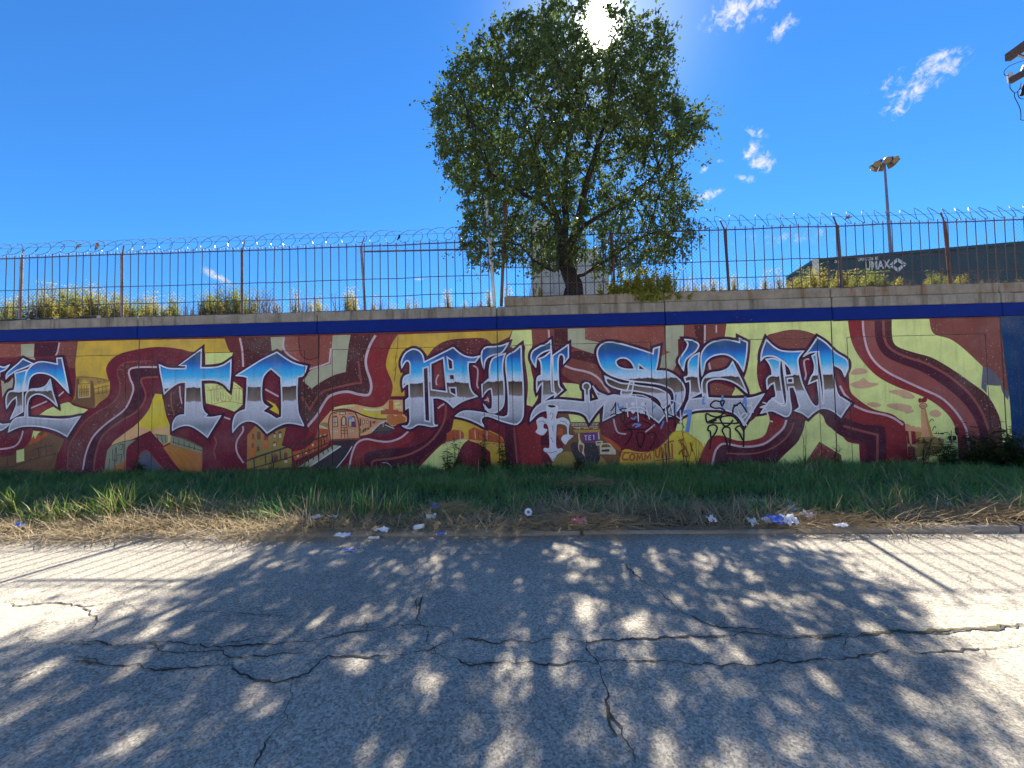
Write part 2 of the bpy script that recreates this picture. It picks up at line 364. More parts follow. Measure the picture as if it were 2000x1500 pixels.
for xa, xb in zip(JX, JX[1:]):
    a, b = xa+.011, xb-.011
    for x0, x1, z0, z1 in ((a, b, Z_G+.006, Z_BB), (a, a+MARG-.006, -.4, Z_G-.006), (a+MARG+.006, b-MARG-.006, -.4, Z_G-.006), (b-MARG+.006, b, -.4, Z_G-.006)):
        obj('wall_panel', *box_vf(x0, x1, D, D+.03, z0, z1), M_conc, wall)
    GAPS += [(xa-.011, xa+.011, -1, 9), (a+MARG, b-MARG, Z_G-.006, Z_G+.006), (a+MARG-.006, a+MARG+.006, -1, Z_G), (b-MARG-.006, b-MARG+.006, -1, Z_G)]
    g = .008
    # coping blocks: bare concrete above, painted blue below
    def rough_block(name, x0, x1, y0, y1, z0, z1, m, seed, amp=.012):
        bm = bmesh.new(); bmesh.ops.create_cube(bm, size=1)
        for v in bm.verts: v.co = Vector(((x0+x1)/2+v.co.x*(x1-x0), (y0+y1)/2+v.co.y*(y1-y0), (z0+z1)/2+v.co.z*(z1-z0)))
        bmesh.ops.bisect_plane
        for x in np.arange(x0+.14, x1-.05, .14):
            geom = bm.verts[:]+bm.edges[:]+bm.faces[:]
            bmesh.ops.bisect_plane(bm, geom=geom, plane_co=(x, 0, 0), plane_no=(1, 0, 0))
        bmesh.ops.bevel(bm, geom=[e for e in bm.edges if e.calc_face_angle(0) > 1], offset=.014, segments=1, affect='EDGES')
        for v in bm.verts:
            if v.co.z > (z0+z1)/2: v.co.z += amp*(fbm(v.co.x*2.5, seed, 0)-.15)
            v.co.y += .006*fbm(v.co.x*3, v.co.z*5, seed)
        r = [tuple(v.co) for v in bm.verts], [tuple(v.index for v in f.verts) for f in bm.faces]; bm.free()
        return obj(name, *r, m, wall)
    rough_block('coping_block', xa+g, xb-g, D-.05, D+.42, Z_BT, Z_LT, M_conc, xa)
    rough_block('blue_band', xa+g*.6, xb-g*.6, D-.056, D+.1, Z_BB, Z_BT-.002, M_blue, xa+3, .003)
    U0 = at_Y(985, 590, D).x
    if xb > U0:
        rough_block('upper_coping_block', max(xa+g, U0), xb-g, D-.028, D+.42, Z_LT+.004, Z_UT, M_conc2, xa+7, .022)

# ------------------------------------------------------------------ mural paint
def pmat(n, c, c2=None, ch=.0, **k): return mat('paint_'+n, c, c2 or tuple(v*.80 for v in c), 2.6, rough=.78, bump=.35, bscale=38, chips=ch, grime=.25, **k)
MAROON = pmat('maroon', (0.180, 0.016, 0.036)); MAR2 = pmat('maroon_chipped', (0.169, 0.032, 0.038), ch=.75); DARK = pmat('dark_maroon', (0.080, 0.010, 0.030)); DARK2 = pmat('dark_chipped', (0.095, 0.022, 0.027), ch=.8)
RED = pmat('red', (0.275, 0.028, 0.036)); RUST = pmat('rust', (0.312, 0.088, 0.065), ch=.7); RUSTL = pmat('rust_line', (0.312, 0.085, 0.078)); PINK = pmat('pink_white', (.66, .50, .56))
BRICK = pmat('brick_red', (0.247, 0.072, 0.058), ch=.5)
YEL = pmat('yellow', (0.739, 0.482, 0.050), (.50, .34, .06), ch=.2, chipcol=(.25, .2, .06)); LEM = pmat('lemon', (0.792, 0.638, 0.050)); LIME = pmat('lime', (0.752, 0.844, 0.308), (.60, .68, .25)); PALE = pmat('grey_lime', (0.450, 0.463, 0.312), ch=.25)
OCHRE = pmat('ochre', (.46, .29, .07)); BROWN = pmat('brown', (.20, .10, .045)); ORANGE = pmat('orange', (.60, .20, .05)); ORED = pmat('orange_red', (.50, .11, .035)); PEACH = pmat('peach', (.74, .38, .20)); PEACHS = pmat('sunset', (.74, .50, .20), (.75, .40, .22))
INK = pmat('ink', (.010, .010, .022)); NAVY = pmat('navy_outline', (.022, .012, .050)); PLUM = pmat('plum', (.10, .012, .045)); WHITE = pmat('white', (.74, .76, .86)); LTBLUE = pmat('light_blue', (.16, .32, .72)); GREYB = pmat('grey_blue', (.14, .15, .20)); CHAR = pmat('charcoal', (.05, .045, .055)); OLIVE = pmat('olive', (.36, .27, .07))
GREYG = pmat('grey_green', (.30, .33, .22)); PURP = pmat('purple', (.16, .05, .22)); WALLB = pmat('wall_blue', (.006, .040, .15), (.014, .055, .15), ch=.3, spec=.1, chipcol=(.12, .16, .26)); GREENT = pmat('dark_green', (.05, .08, .02)); CREAM = pmat('cream', (.66, .58, .40))

def chrome():
    M = bpy.data.materials.new('paint_chrome'); M.use_nodes = True; nt = M.node_tree; N = nt.nodes; L = nt.links; b = N['Principled BSDF']
    geo = N.new('ShaderNodeNewGeometry'); sp = N.new('ShaderNodeSeparateXYZ'); L.new(geo.outputs['Position'], sp.inputs[0])
    def nz(sc, st, det=3):
        n = N.new('ShaderNodeTexNoise'); n.inputs['Scale'].default_value = sc; n.inputs['Detail'].default_value = det
        mp = N.new('ShaderNodeMapping'); mp.inputs['Scale'].default_value = st; L.new(geo.outputs['Position'], mp.inputs[0]); L.new(mp.outputs[0], n.inputs['Vector']); return n.outputs['Fac']
    def m(op, a, c):
        n = N.new('ShaderNodeMath'); n.operation = op
        for i, v in enumerate((a, c)):
            if isinstance(v, (int, float)): n.inputs[i].default_value = v
            else: L.new(v, n.inputs[i])
        return n.outputs[0]
    z = m('ADD', sp.outputs[2], m('MULTIPLY', m('SUBTRACT', nz(2.2, (1, 0, .2), 3), .5), .12))
    z = m('ADD', z, m('MULTIPLY', m('SUBTRACT', nz(9.0, (1, 0, .3), 2), .5), .05))
    z = m('ADD', z, m('MULTIPLY', m('SUBTRACT', nz(30.0, (1, 1, 1), 4), .5), .05))
    top, bot = zof(1000, 672), zof(1000, 846)
    mr = N.new('ShaderNodeMapRange'); L.new(z, mr.inputs[0]); mr.inputs[1].default_value = bot; mr.inputs[2].default_value = top
    cr = N.new('ShaderNodeValToRGB'); L.new(mr.outputs[0], cr.inputs[0]); e = cr.color_ramp.elements
    stops = [(0, (.36, .40, .48)), (.12, (.20, .24, .30)), (.22, (.44, .47, .56)), (.36, (.55, .57, .66)), (.41, (.60, .63, .74)), (.425, (.22, .18, .17)), (.47, (.17, .12, .09)), (.54, (.10, .065, .045)), (.575, (.035, .025, .025)),
             (.585, (.70, .74, .90)), (.64, (.42, .72, .95)), (.71, (.05, .50, .88)), (.79, (.010, .32, .80)), (.86, (.008, .11, .46)), (.92, (.012, .08, .24)), (1, (.012, .10, .19))]
    e[0].position, e[0].color = 0, (*stops[0][1], 1); e[1].position, e[1].color = 1, (*stops[-1][1], 1)
    for p, c in stops[1:-1]:
        q = e.new(p); q.color = (*c, 1)
    
    def mixc(f, a_, c_):
        n = N.new('ShaderNodeMix'); n.data_type = 'RGBA'; L.new(f, n.inputs[0]); L.new(a_, n.inputs[6]); n.inputs[7].default_value = (*c_, 1); return n.outputs[2]
    def rng(x, lo, hi, amt):
        n = N.new('ShaderNodeMapRange'); L.new(x, n.inputs[0]); n.inputs[1].default_value = lo; n.inputs[2].default_value = hi; n.inputs[4].default_value = amt; return n.outputs[0]
    cc = mixc(rng(nz(3.0, (1, 1, .6), 7), .48, .72, .30), cr.outputs[0], (.30, .33, .38))
    cc = mixc(rng(nz(60.0, (1, 1, 1), 4), .56, .66, .45), cc, (.04, .045, .06)); cc = mixc(rng(nz(9.0, (1.2, 1, .10), 5), .56, .74, .30), cc, (.05, .045, .05))
    L.new(cc, b.inputs['Base Color']); b.inputs['Roughness'].default_value = .6; b.inputs['Specular IOR Level'].default_value = .3
    bn = N.new('ShaderNodeBump'); bn.inputs['Strength'].default_value = .15; bn.inputs['Distance'].default_value = .01; L.new(nz(45, (1, 1, 1), 6), bn.inputs['Height']); L.new(bn.outputs[0], b.inputs['Normal'])
    return M
CHROME = chrome()

ZONES = {'a': (0, 600, 4), 'b': (400, 600, 4), 'c': (760, 600, 4), 'd': (1140, 600, 4), 'e': (1500, 560, 3.75), 'f': (300, 640, 6.25), 'g': (770, 650, 7.143), 'h': (1020, 650, 6.667),
         'i': (1300, 630, 5.263), 'j': (0, 660, 5.3577), 'k': (480, 780, 6.25), 'l': (1020, 770, 5), 'm': (1760, 740, 7.5), 'p': (0, 0, 1)}
def parse(zone, s):
    ox, oy, sc = ZONES[zone]; R = []
    for q in s.split():
        c = q.endswith('c'); x, y = q.rstrip('c').split(','); P = at_Y(ox+float(x)/sc, oy+float(y)/sc, D); R.append((P.x, P.z, c))
    return R
def smooth(P, closed=True, n=4):
    k = len(P); out = []
    for i in range(k if closed else k-1):
        p1, p2 = P[i], P[(i+1) % k]
        if p1[2] and p2[2]: out.append(p1[:2]); continue
        p0 = P[(i-1) % k] if (closed or i > 0) else p1; p3 = P[(i+2) % k] if (closed or i < k-2) else p2
        if p1[2]: p0 = p1
        if p2[2]: p3 = p2
        for j in range(n):
            t = j/n; r = []
            for d in (0, 1):
                a, b, c, e = p0[d], p1[d], p2[d], p3[d]
                r.append(.5*((2*b)+(c-a)*t+(2*a-5*b+4*c-e)*t*t+(3*b-a-3*c+e)*t**3))
            out.append(tuple(r))
    if not closed: out.append(P[-1][:2])
    return out
def cut_gaps(bm):
    if not bm.verts: return
    xs = [v.co.x for v in bm.verts]; zs = [v.co.z for v in bm.verts]; X0, X1, Z0, Z1 = min(xs), max(xs), min(zs), max(zs)
    for x0, x1, z0, z1 in GAPS:
        if x1 < X0 or x0 > X1 or z1 < Z0 or z0 > Z1: continue
        for co, no in (((x0, 0, 0), (1, 0, 0)), ((x1, 0, 0), (1, 0, 0)), ((0, 0, z0), (0, 0, 1)), ((0, 0, z1), (0, 0, 1))):
            fs = [f for f in bm.faces if any(v.co.x >= x0-.01 for v in f.verts) and any(v.co.x <= x1+.01 for v in f.verts)]
            if not fs: break
            es = {e for f in fs for e in f.edges}; vs_ = {v for f in fs for v in f.verts}
            bmesh.ops.bisect_plane(bm, geom=list(vs_)+list(es)+fs, plane_co=co, plane_no=no, dist=1e-6)
        kill = [f for f in bm.faces if x0 < (c := f.calc_center_median()).x < x1 and z0 < c.z < z1]
        if kill: bmesh.ops.delete(bm, geom=kill, context='FACES')
def finish(name, bm, m, parent):
    cut_gaps(bm); bm.verts.index_update()
    o = obj(name, [tuple(v.co) for v in bm.verts], [tuple(v.index for v in f.verts) for f in bm.faces], m, parent)
    bm.free(); return o
LAY = .0016
CNT = [0]
def fill(name, loops, m, layer, parent):
    CNT[0] += 1
    y = D - LAY*layer - .00003*(CNT[0] % 40)
    vec = [[Vector((x, z, 0)) for x, z in l] for l in loops]
    tris = tessellate_polygon(vec); flat = [p for l in loops for p in l]
    bm = bmesh.new(); vs_ = [bm.verts.new((x, y, z)) for x, z in flat]
    for t in tris:
        a, b, c = (flat[i] for i in t)
        if (b[0]-a[0])*(c[1]-a[1])-(b[1]-a[1])*(c[0]-a[0]) < 0: t = (t[0], t[2], t[1])
        try: bm.faces.new([vs_[i] for i in t])
        except ValueError: pass
    return finish(name, bm, m, parent)
def stroke_bm(bm, P, w, layer, closed=False, taper=False):
    CNT[0] += 1
    k = len(P); L, R = [], []
    for i in range(k):
        a = Vector(P[(i-1) % k] if closed or i > 0 else P[i]); b = Vector(P[i]); c = Vector(P[(i+1) % k] if closed or i < k-1 else P[i])
        d1 = (b-a); d2 = (c-b)
        if d1.length < 1e-7: d1 = d2
        if d2.length < 1e-7: d2 = d1
        d1 = d1.normalized(); d2 = d2.normalized(); n1 = Vector((-d1.y, d1.x)); n2 = Vector((-d2.y, d2.x))
        mt = n1+n2
        if mt.length < .2: mt = n1
        mt = mt.normalized(); ml = min(1.9, 1/max(.3, mt.dot(n1)))
        h = w*.5*ml*(1 if not taper else (.35+.65*math.sin(math.pi*min(1, max(0, (i+.5)/k)))))
        y = D - LAY*layer - .0008*i/k - .00003*(CNT[0] % 40)
        L.append(bm.verts.new((b.x+mt.x*h, y, b.y+mt.y*h))); R.append(bm.verts.new((b.x-mt.x*h, y, b.y-mt.y*h)))
    for i in range(k if closed else k-1):
        j = (i+1) % k
        try: bm.faces.new((L[i], R[i], R[j], L[j]))
        except ValueError: pass
PX = D/FPX
def F(zone, m, layer, s, name='painted_field', parent=None, holes=()):
    return fill(name, [smooth(parse(zone, s))]+[smooth(parse(zone, h)) for h in holes], m, layer, parent or wall)
def S(zone, m, layer, w, *ss, name='painted_line', parent=None, taper=False, closed=False):
    if name != 'painted_line' and len(ss) > 1:                    # tags: every stroke a part of its own
        return [S(zone, m, layer, w, s, name=name, parent=parent, taper=taper) for s in ss]
    bm = bmesh.new()
    for s in ss: stroke_bm(bm, smooth(parse(zone, s), closed), w*PX, layer, closed, taper)
    return finish(name, bm, m, parent or wall)
def letter(ch, zone, pieces, label=None):
    """pieces: list of (outline, [holes])"""
    root = None
    for outer, holes in pieces:
        loops = [smooth(parse(zone, outer), n=5)]+[smooth(parse(zone, h), n=5) for h in holes]
        o = fill('painted_letter', loops, CHROME, 9, wall)
        tag(o, label or 'chrome and blue blackletter painted letter %s with white edge' % ch)
        bm = bmesh.new()
        for l in loops: stroke_bm(bm, l, 13*PX, 6, True)
        finish('plum_halo', bm, PLUM, o)
        bm = bmesh.new()
        for l in loops: stroke_bm(bm, l, 8.4*PX, 7, True)
        finish('dark_outline', bm, NAVY, o)
        bm = bmesh.new()
        for l in loops: stroke_bm(bm, l, 2.9*PX, 10, True)
        finish('white_edge', bm, WHITE, o)

# --- ground colours of the mural
zt, zb_ = Z_BB-.004, -.2
def rect(m, layer, x0, x1, z0=zb_, z1=zt, name='painted_field'):
    n = 8; return fill(name, [[(x0+(x1-x0)*i/n, z0) for i in range(n+1)]+[(x1-(x1-x0)*i/n, z1) for i in range(n+1)]], m, layer, wall)
rect(MAROON, 1, -16.3, at_Y(1952, 720, D).x)
rect(WALLB, 1.2, at_Y(1952, 720, D).x+.004, 16.3)
F('e', MAROON, 1.1, "1500,228c 1695,228c 1715,330c 1760,780c 1785,1140c 1500,1140c")
F('e', WALLB, 1.4, "1690,225c 1720,225c 1790,780c 1800,1150c 1786,1150c 1762,780c 1718,330c 1695,228c")
# left end
F('a', RUST, 2, "0,285c 165,287c 165,385c 0,400c"); F('a', PALE, 2, "165,290c 270,285c 265,385c 280,415c 230,400c 165,380c"); F('a', DARK, 2, "272,283c 455,277c 440,385c 275,390c"); F('a', BRICK, 2, "470,275c 608,270c 596,360 590,480c 540,470c 500,380 445,385c")
F('a', PALE, 2, "10,570c 60,590 105,545c 110,620 60,640 20,705c")
F('a', YEL, 2, "610,268c 1090,256c 1755,245c 1785,330c 1810,352c 1600,356c 1480,345c 1400,325 1250,310 1100,325 950,360 870,410 832,470 835,520 852,572c 595,548c 590,450 600,350")
F('a', OCHRE, 2.2, "595,545c 660,532c 700,545 760,552c 860,572c 860,650 840,700 780,745 740,790c 640,772 560,740c 585,690")
F('a', BROWN, 2.6, "600,560c 620,555c 620,720c 590,725c", 'painted_house'); F('a', BROWN, 2.6, "560,740c 600,705c 735,700c 745,745c 740,790c 640,772", 'painted_house'); F('a', BROWN, 2.6, "708,575c 730,580c 745,740c 712,745c", 'painted_house')
F('a', YEL, 2.8, "618,605c 640,580c 660,560c 680,580c 702,602c 702,640c 618,645c", 'painted_house'); F('a', YEL, 2.8, "735,612c 860,585c 858,640c 745,660c", 'painted_house')
S('a', BROWN, 3.2, 1.3, "615,600 705,598", "620,640 702,638", "620,665 702,660", "640,610 640,690", "660,610 660,690", "680,610 680,690", "735,640 855,612", "740,680 850,660", "770,620 772,680", "800,612 802,680", "830,605 832,670", "600,545 760,552 860,575", "760,552 775,590 800,560 830,590")
S('a', CREAM, 3.3, 1.4, "615,705c 615,605c", "615,708 703,700c 703,600c")
F('a', LIME, 2.2, "310,840c 380,795 500,750 545,745 580,770 690,800c 640,840c 450,850c")
F('a', DARK, 2.2, "215,560 250,545 380,535c 395,590 330,640 240,690c 225,620"); F('a', RED, 2.1, "240,800c 420,740 560,690 570,720 480,790 380,800 300,840c 235,850c")
F('a', DARK, 2, "1240,470c 1040,475 1010,500 1020,560 1045,630 1020,720 975,800 900,860 820,920 740,1000 700,1070 670,1160 650,1290c 735,1290c 750,1150 790,1030 850,960 960,880 1050,830 1110,770 1140,700 1130,640 1100,575 1250,545c")
F('a', MAR2, 1.8, "1180,420c 1000,430 930,470 920,520 940,600 930,680 870,760 760,820 660,900 590,1000 540,1100 530,1290c 650,1290c 670,1160 700,1070 740,1000 820,920 900,860 975,800 1020,720 1045,630 1020,560 1010,500 1040,475 1240,470c")
S('a', PINK, 4, 3.6, "1245,468 1120,468 1040,475 1010,500 1020,560 1045,630 1020,720 975,800 900,860 820,920 740,1000 700,1070 670,1160 650,1270"); S('a', RUSTL, 3.8, 4, "1250,545 1130,552 1105,580 1130,640 1140,700 1110,770 1050,830 960,880 850,960 790,1030 750,1150 735,1280"); S('a', RUSTL, 3.7, 2.5, "1180,420 1000,430 930,470 920,520 940,600 930,680 870,760 760,820 660,900 590,1000 540,1100 530,1280")
F('a', DARK2, 1.9, "1300,690c 1440,620c 1450,820c 1400,850 1330,860 1300,800"); S('a', RUSTL, 3.5, 3, "1340,640 1340,760 1365,840"); S('a', PINK, 4, 3, "1405,615 1412,700 1425,755")
F('a', LEM, 2.2, "1215,675c 1265,680c 1280,750 1300,850 1330,930 1338,1050c 1280,1080c 1175,965c 1000,1045 868,1085c 900,1040 1000,970 1060,920 1120,860 1170,790 1190,730")
F('a', PEACHS, 2.3, "1060,925c 1175,960c 1260,935 1330,940 1338,1050c 1280,1080c 1175,965c 1000,1045 868,1085c 905,1040 1000,965")
F('a', GREYG, 2.5, "870,1080c 1000,1040c 1065,1035c 1005,1090 988,1190c 900,1245c 812,1305c 838,1120c", 'painted_house'); F('a', GREYG, 2.5, "1205,988c 1310,1000c 1312,1055c 1280,1075c", 'painted_house'); F('a', GREYG, 2.5, "1335,998c 1450,1030 1582,1092c 1582,1142c 1330,1072c", 'painted_house')
S('a', INK, 3.4, 1.0, "870,1082 960,1050 1060,1030 1180,968", "880,1110 885,1200", "910,1090 915,1190 900,1190 905,1100", "930,1080 960,1070 955,1110 935,1110", "860,1180 850,1270", "880,1190 900,1200 895,1250", "920,1160 950,1150 945,1210", "970,1070 965,1160", "1210,990 1250,1000 1300,1000", "1225,1000 1240,1040", "1260,1005 1275,1060", "1290,1010 1300,1060", "1340,1000 1450,1035 1580,1095", "1360,1015 1358,1065", "1400,1030 1398,1080", "1440,1042 1440,1090", "1480,1060 1480,1105", "1520,1080 1520,1115", "1340,1050 1580,1120")
F('a', ORANGE, 2.5, "1270,1100c 1330,1068c 1582,1142c 1582,1310c 1440,1310c 1350,1205"); F('a', ORANGE, 2.4, "812,1305c 900,1245c 985,1190c 990,1310c"); S('a', OCHRE, 3.3, 2.5, "1340,1090 1440,1180 1500,1290", "1380,1100 1500,1190 1560,1270", "1330,1110 1400,1200 1460,1300"); S('a', OLIVE, 3.2, 2, "1300,1100 1400,1100 1575,1160")
F('a', MAROON, 2.8, "1175,965c 1280,1100 1350,1200 1440,1310c 985,1310c 985,1190 1000,1090 1080,1030"); F('a', GREYB, 3, "1140,1118c 1200,1175 1310,1310c 1070,1310c 1085,1180"); S('a', RUSTL, 3.4, 3, "1070,1310 1085,1180 1140,1118 1200,1175 1310,1310")
F('a', BROWN, 2.2, "250,960c 330,970 380,980 500,1030c 450,1150 425,1300c 0,1300c 0,1160c 100,1150 200,1090 240,1030"); F('a', ORED, 2.5, "225,1075c 265,1000c 275,1030c 300,985c 320,1010c 360,975c 375,1000c 300,1050c"); F('a', LIME, 2.4, "245,1050c 262,965c 322,972c 300,985c 275,1030c 265,1000c"); F('a', LIME, 2.5, "130,1120c 190,1105c 192,1200c 130,1215c", 'painted_house')
F('a', OLIVE, 2.5, "230,1100c 380,1000c 500,1035c 450,1150c 230,1200c", 'painted_house'); F('a', OCHRE, 2.7, "240,1090c 380,1010c 390,1030c 250,1115c"); F('a', OCHRE, 2.7, "390,1050c 440,1040c 440,1080c 395,1090c"); F('a', BROWN, 2.8, "0,1170c 125,1150c 125,1250c 0,1270c", 'painted_house'); S('a', CHAR, 3.3, 1.5, "0,1250 120,1240 250,1190 450,1140", "0,1170 120,1150", "60,1165 60,1240", "250,1120 300,1100 420,1080", "300,1100 310,1180", "360,1080 370,1160")
S('a', PINK, 4, 3.4, "183,965 160,1040 110,1090 0,1110"); S('a', PINK, 4, 3, "240,790 370,735"); S('a', PINK, 4, 3, "460,695 502,658"); S('a', PINK, 4, 3.4, "467,277 452,350 436,380")
# between T and O
F('a', LIME, 2.4, "1605,356c 1825,350c 1790,410 1700,440 1605,448c"); F('a', LIME, 2.4, "1600,598c 1700,600 1780,640 1812,690c 1826,580c 1896,635c 1896,760c 1836,818c 1750,785 1610,750c")
S('f', ORED, 3.4, .8, "650,770 830,745 1080,740", "705,770 715,930", "740,760 745,900", "820,790 825,880 880,890 885,800", "850,800 855,870", "660,720 700,770 740,720", "760,740 800,700 830,740", "910,830 935,890 965,830", "1010,760 1010,890", "1050,740 1045,880", "715,940 850,905 960,905 1090,930", "770,850 790,900 800,850", "990,700 1060,740 1090,770")
F('b', MAR2, 2, "155,242c 300,238c 310,470c 220,560c 215,400c 190,330"); F('b', DARK2, 2.1, "300,238c 520,232c 525,345c 420,420c 320,450c"); S('b', PINK, 4, 4, "275,240 295,340 302,465")
F('b', PALE, 2.2, "515,235c 625,230c 612,330 560,342c 525,345c"); F('b', RUST, 2.3, "628,230c 1000,220c 985,330c 975,432c 890,462 800,485c 700,412 628,345"); S('b', PINK, 4, 4, "622,235 615,300 642,360 740,430 800,468"); S('b', PINK, 4, 3.4, "985,322c 975,432c 900,460 790,492"); S('b', MAROON, 3.6, 3, "733,232 745,345 765,385 820,410 890,390c 895,225c"); F('b', BRICK, 2.5, "738,232c 890,226c 886,385 820,405 768,380 748,340")
F('b', PALE, 2.2, "1000,220c 1140,215c 1120,330 1102,505c 1000,535 900,590 835,637c 765,575c 820,500 890,472 985,442c 990,330c")
F('b', DARK2, 2.1, "1140,215c 1335,218c 1290,300 1260,400 1265,480 1295,570 1300,640 1275,685 1200,680 1120,660 1040,670 970,700 920,770 880,840 795,945c 760,800 745,640 765,578c 835,640c 900,592 1000,537 1104,507c 1122,330"); S('b', RUSTL, 3.6, 4, "1200,420 1222,592c 1150,600 980,640 900,680 820,800c 760,700")
F('b', RED, 2.1, "1335,218c 1512,214c 1470,270 1430,370 1418,470 1462,580 1466,650 1430,740 1350,777 1200,758 1100,770 1000,800 945,860 890,950 820,1020 700,1110c 600,1085c 632,955c 800,945c 880,840 920,770 970,700 1040,670 1120,660 1200,680 1275,685 1300,640 1295,570 1265,480 1260,400 1290,300"); S('b', PINK, 4, 5, "1335,220 1290,300 1260,400 1265,480 1295,570 1300,640 1275,685 1200,680 1120,660 1040,670 970,700 920,770 880,840 795,942"); F('b', MAROON, 2.3, "600,1085c 632,955c 800,945c 850,900 780,1020 700,1110c")
F('b', YEL, 2, "1512,214c 2270,185c 2400,180c 2380,230c 2250,300c 2190,245 2050,243 1900,258 1800,310 1740,382c 1700,335 1640,312 1560,330 1530,420 1530,480 1560,560 1560,695c 1455,695c 1466,640 1462,580 1418,470 1430,370 1470,270")
S('b', CHAR, 4, .9, "1510,230 1505,330 1490,400 1495,470 1480,580", "1495,470 1475,500", "1490,400 1508,380")
S('f', PINK, 5, 3.4, "1365,752 1530,840"); F('f', LEM, 3, "1370,878c 1430,905 1490,940 1530,1010 1530,1060c 1440,1010 1400,985c 1460,950c"); S('f', PINK, 4, 3.4, "862,1092 938,1118"); S('f', PINK, 4, 3.4, "1088,1200 1095,1260 1030,1360 1010,1450 1030,1540 1100,1650"); S('f', RUSTL, 3.6, 3, "740,1330 770,1400 740,1500 760,1600")
# train scene
F('k', PEACHS, 2.2, "1040,140c 1150,85 1320,60 1450,85 1570,100 1680,75 1745,5c 1925,5c 1930,180c 1990,260 1870,290 1800,330 1540,410c 1400,445 1000,490c 895,350c 900,310 960,230")
S('k', LIME, 3, 4, "1080,110 1200,85 1330,80", "1440,120 1560,130 1680,120", "1820,60 1880,40", "1830,90 1900,100"); F('k', LEM, 2.5, "1370,180c 1440,140 1520,170 1600,155 1700,200 1718,238c 1600,238 1450,205"); F('k', ORED, 3, "1650,182c 1650,132c 1690,132c 1710,115c 1745,120c 1745,10c 1802,10c 1802,125c 1860,125c 1865,145c 1920,150c 1915,188c", 'painted_skyline'); F('k', ORANGE, 3.1, "1722,202c 1770,175c 1830,205c 1890,180c 1955,230c 1940,282c 1860,300c 1800,322c 1728,292c", 'painted_house')
F('k', OLIVE, 2.4, "910,300c 950,280 1005,290c 1000,360c 905,330c"); F('k', ORED, 2.4, "885,350c 1005,362c 1010,545 870,625 780,665 600,745c 555,640c 720,600 830,500", 'painted_house'); S('k', WHITE, 3.8, 1.6, "905,320 950,335 1000,360")
F('k', OLIVE, 2.4, "20,440c 120,318c 200,330 270,412c 492,343c 470,450 438,560c 560,610c 565,830c 15,860c", 'painted_house'); F('k', ORANGE, 2.7, "35,430c 110,340c 122,700 118,740c 30,720c", 'painted_house'); F('k', ORANGE, 2.7, "205,420c 268,412c 292,400c 280,600c 205,605c", 'painted_house'); F('k', BRICK, 2.9, "80,420c 105,420c 105,490c 78,490c"); F('k', BRICK, 2.9, "75,530c 102,530c 102,590c 72,590c"); F('k', BRICK, 2.9, "225,440c 275,440c 275,500c 222,500c")
for s in ("140,490c 138,410c 160,392 182,410c 182,490c", "330,470c 335,420c 352,400 372,420c 372,470c", "398,472c 398,400c 420,382 442,400c 442,472c", "330,575c 332,530c 355,512 380,530c 378,575c", "468,740c 468,660c 490,645 512,660c 512,740c", "345,760c 345,690c 370,670 395,690c 392,755c", "135,635c 138,565c 172,565c 170,635c"): F('k', BRICK, 3, s, 'painted_window')
for s in ("405,470c 405,420c 438,415c 438,470c", "340,465c 340,432c 368,425c 368,465c", "335,572c 340,540c 372,535c 372,572c", "475,738c 475,690c 508,685c 508,738c", "350,755c 352,705c 388,700c 388,750c", "475,775c 475,745c 510,742c 510,770c", "625,705c 625,675c 650,670c 650,700c", "725,665c 725,638c 748,632c 748,662c", "810,575c 808,545c 832,540c 832,572c", "812,622c 812,605c 832,602c 832,618c", "905,465c 905,438c 922,432c 922,462c", "955,450c 955,428c 980,422c 980,446c", "955,498c 955,475c 970,470c 972,495c"): F('k', CREAM, 3.3, s, 'painted_window')
S('k', CHAR, 3.6, 3.4, "20,745 250,665 450,602 560,560", "600,545 800,500 1000,440"); S('k', CHAR, 3.6, 2.2, "60,850 300,780 500,720 700,650 870,590 1010,530", "560,800 750,700 900,640 1060,560", "100,730 110,840", "240,670 250,800", "320,640 330,780", "420,615 430,740", "560,570 570,690", "690,620 700,700", "770,600 780,650", "920,480 930,600", "960,470 965,560")
F('k', PEACH, 3, "1020,492c 1003,300 1030,190 1090,150 1200,138 1320,155 1372,212 1392,320 1392,482c", 'painted_train'); F('k', PEACH, 2.8, "1375,212c 1560,232c 1722,236c 1715,262 1600,300 1520,362 1390,452c", 'painted_train')
S('k', BRICK, 4, 2.6, "1035,492c 1012,300 1036,190 1090,155 1200,140 1320,155 1362,215 1385,320 1390,480"); S('k', DARK, 4, 2.6, "1050,140 1200,120 1330,148 1450,200 1600,236 1722,240"); S('k', BRICK, 4, 3.4, "1015,500 1200,488 1400,482")
for s in ("1060,340c 1062,215c 1085,200 1120,212 1130,335c", "1172,325c 1165,240 1195,202 1225,225 1222,320c", "1252,335c 1252,212c 1300,200 1335,215 1350,340c"): F('k', BRICK, 3.6, s, 'painted_window')
for s in ("1070,330c 1070,222c 1112,220c 1118,325c", "1182,312c 1178,250 1195,218 1215,240 1212,312c", "1262,328c 1262,225c 1325,222c 1338,330c"): F('k', CREAM, 3.9, s, 'painted_window')
F('k', PURP, 4.2, "1290,330c 1290,270c 1335,270c 1342,335c"); F('k', LTBLUE, 4.4, "1255,205c 1302,200c 1302,245c 1258,248c"); S('k', BRICK, 4.2, 1.4, "1090,225 1092,325", "1072,285 1115,282", "1165,240c 1168,470c", "1228,225c 1250,470c", "1170,345 1235,345", "1172,380 1240,380", "1175,415 1245,415", "1205,345 1210,470"); F('k', CREAM, 4, "1150,155c 1218,152c 1218,185c 1150,187c"); S('k', BRICK, 4.3, 1.4, "1150,155c 1218,152c 1218,185c 1150,187c 1150,155c", "1075,172 1115,172", "1255,172 1305,180")
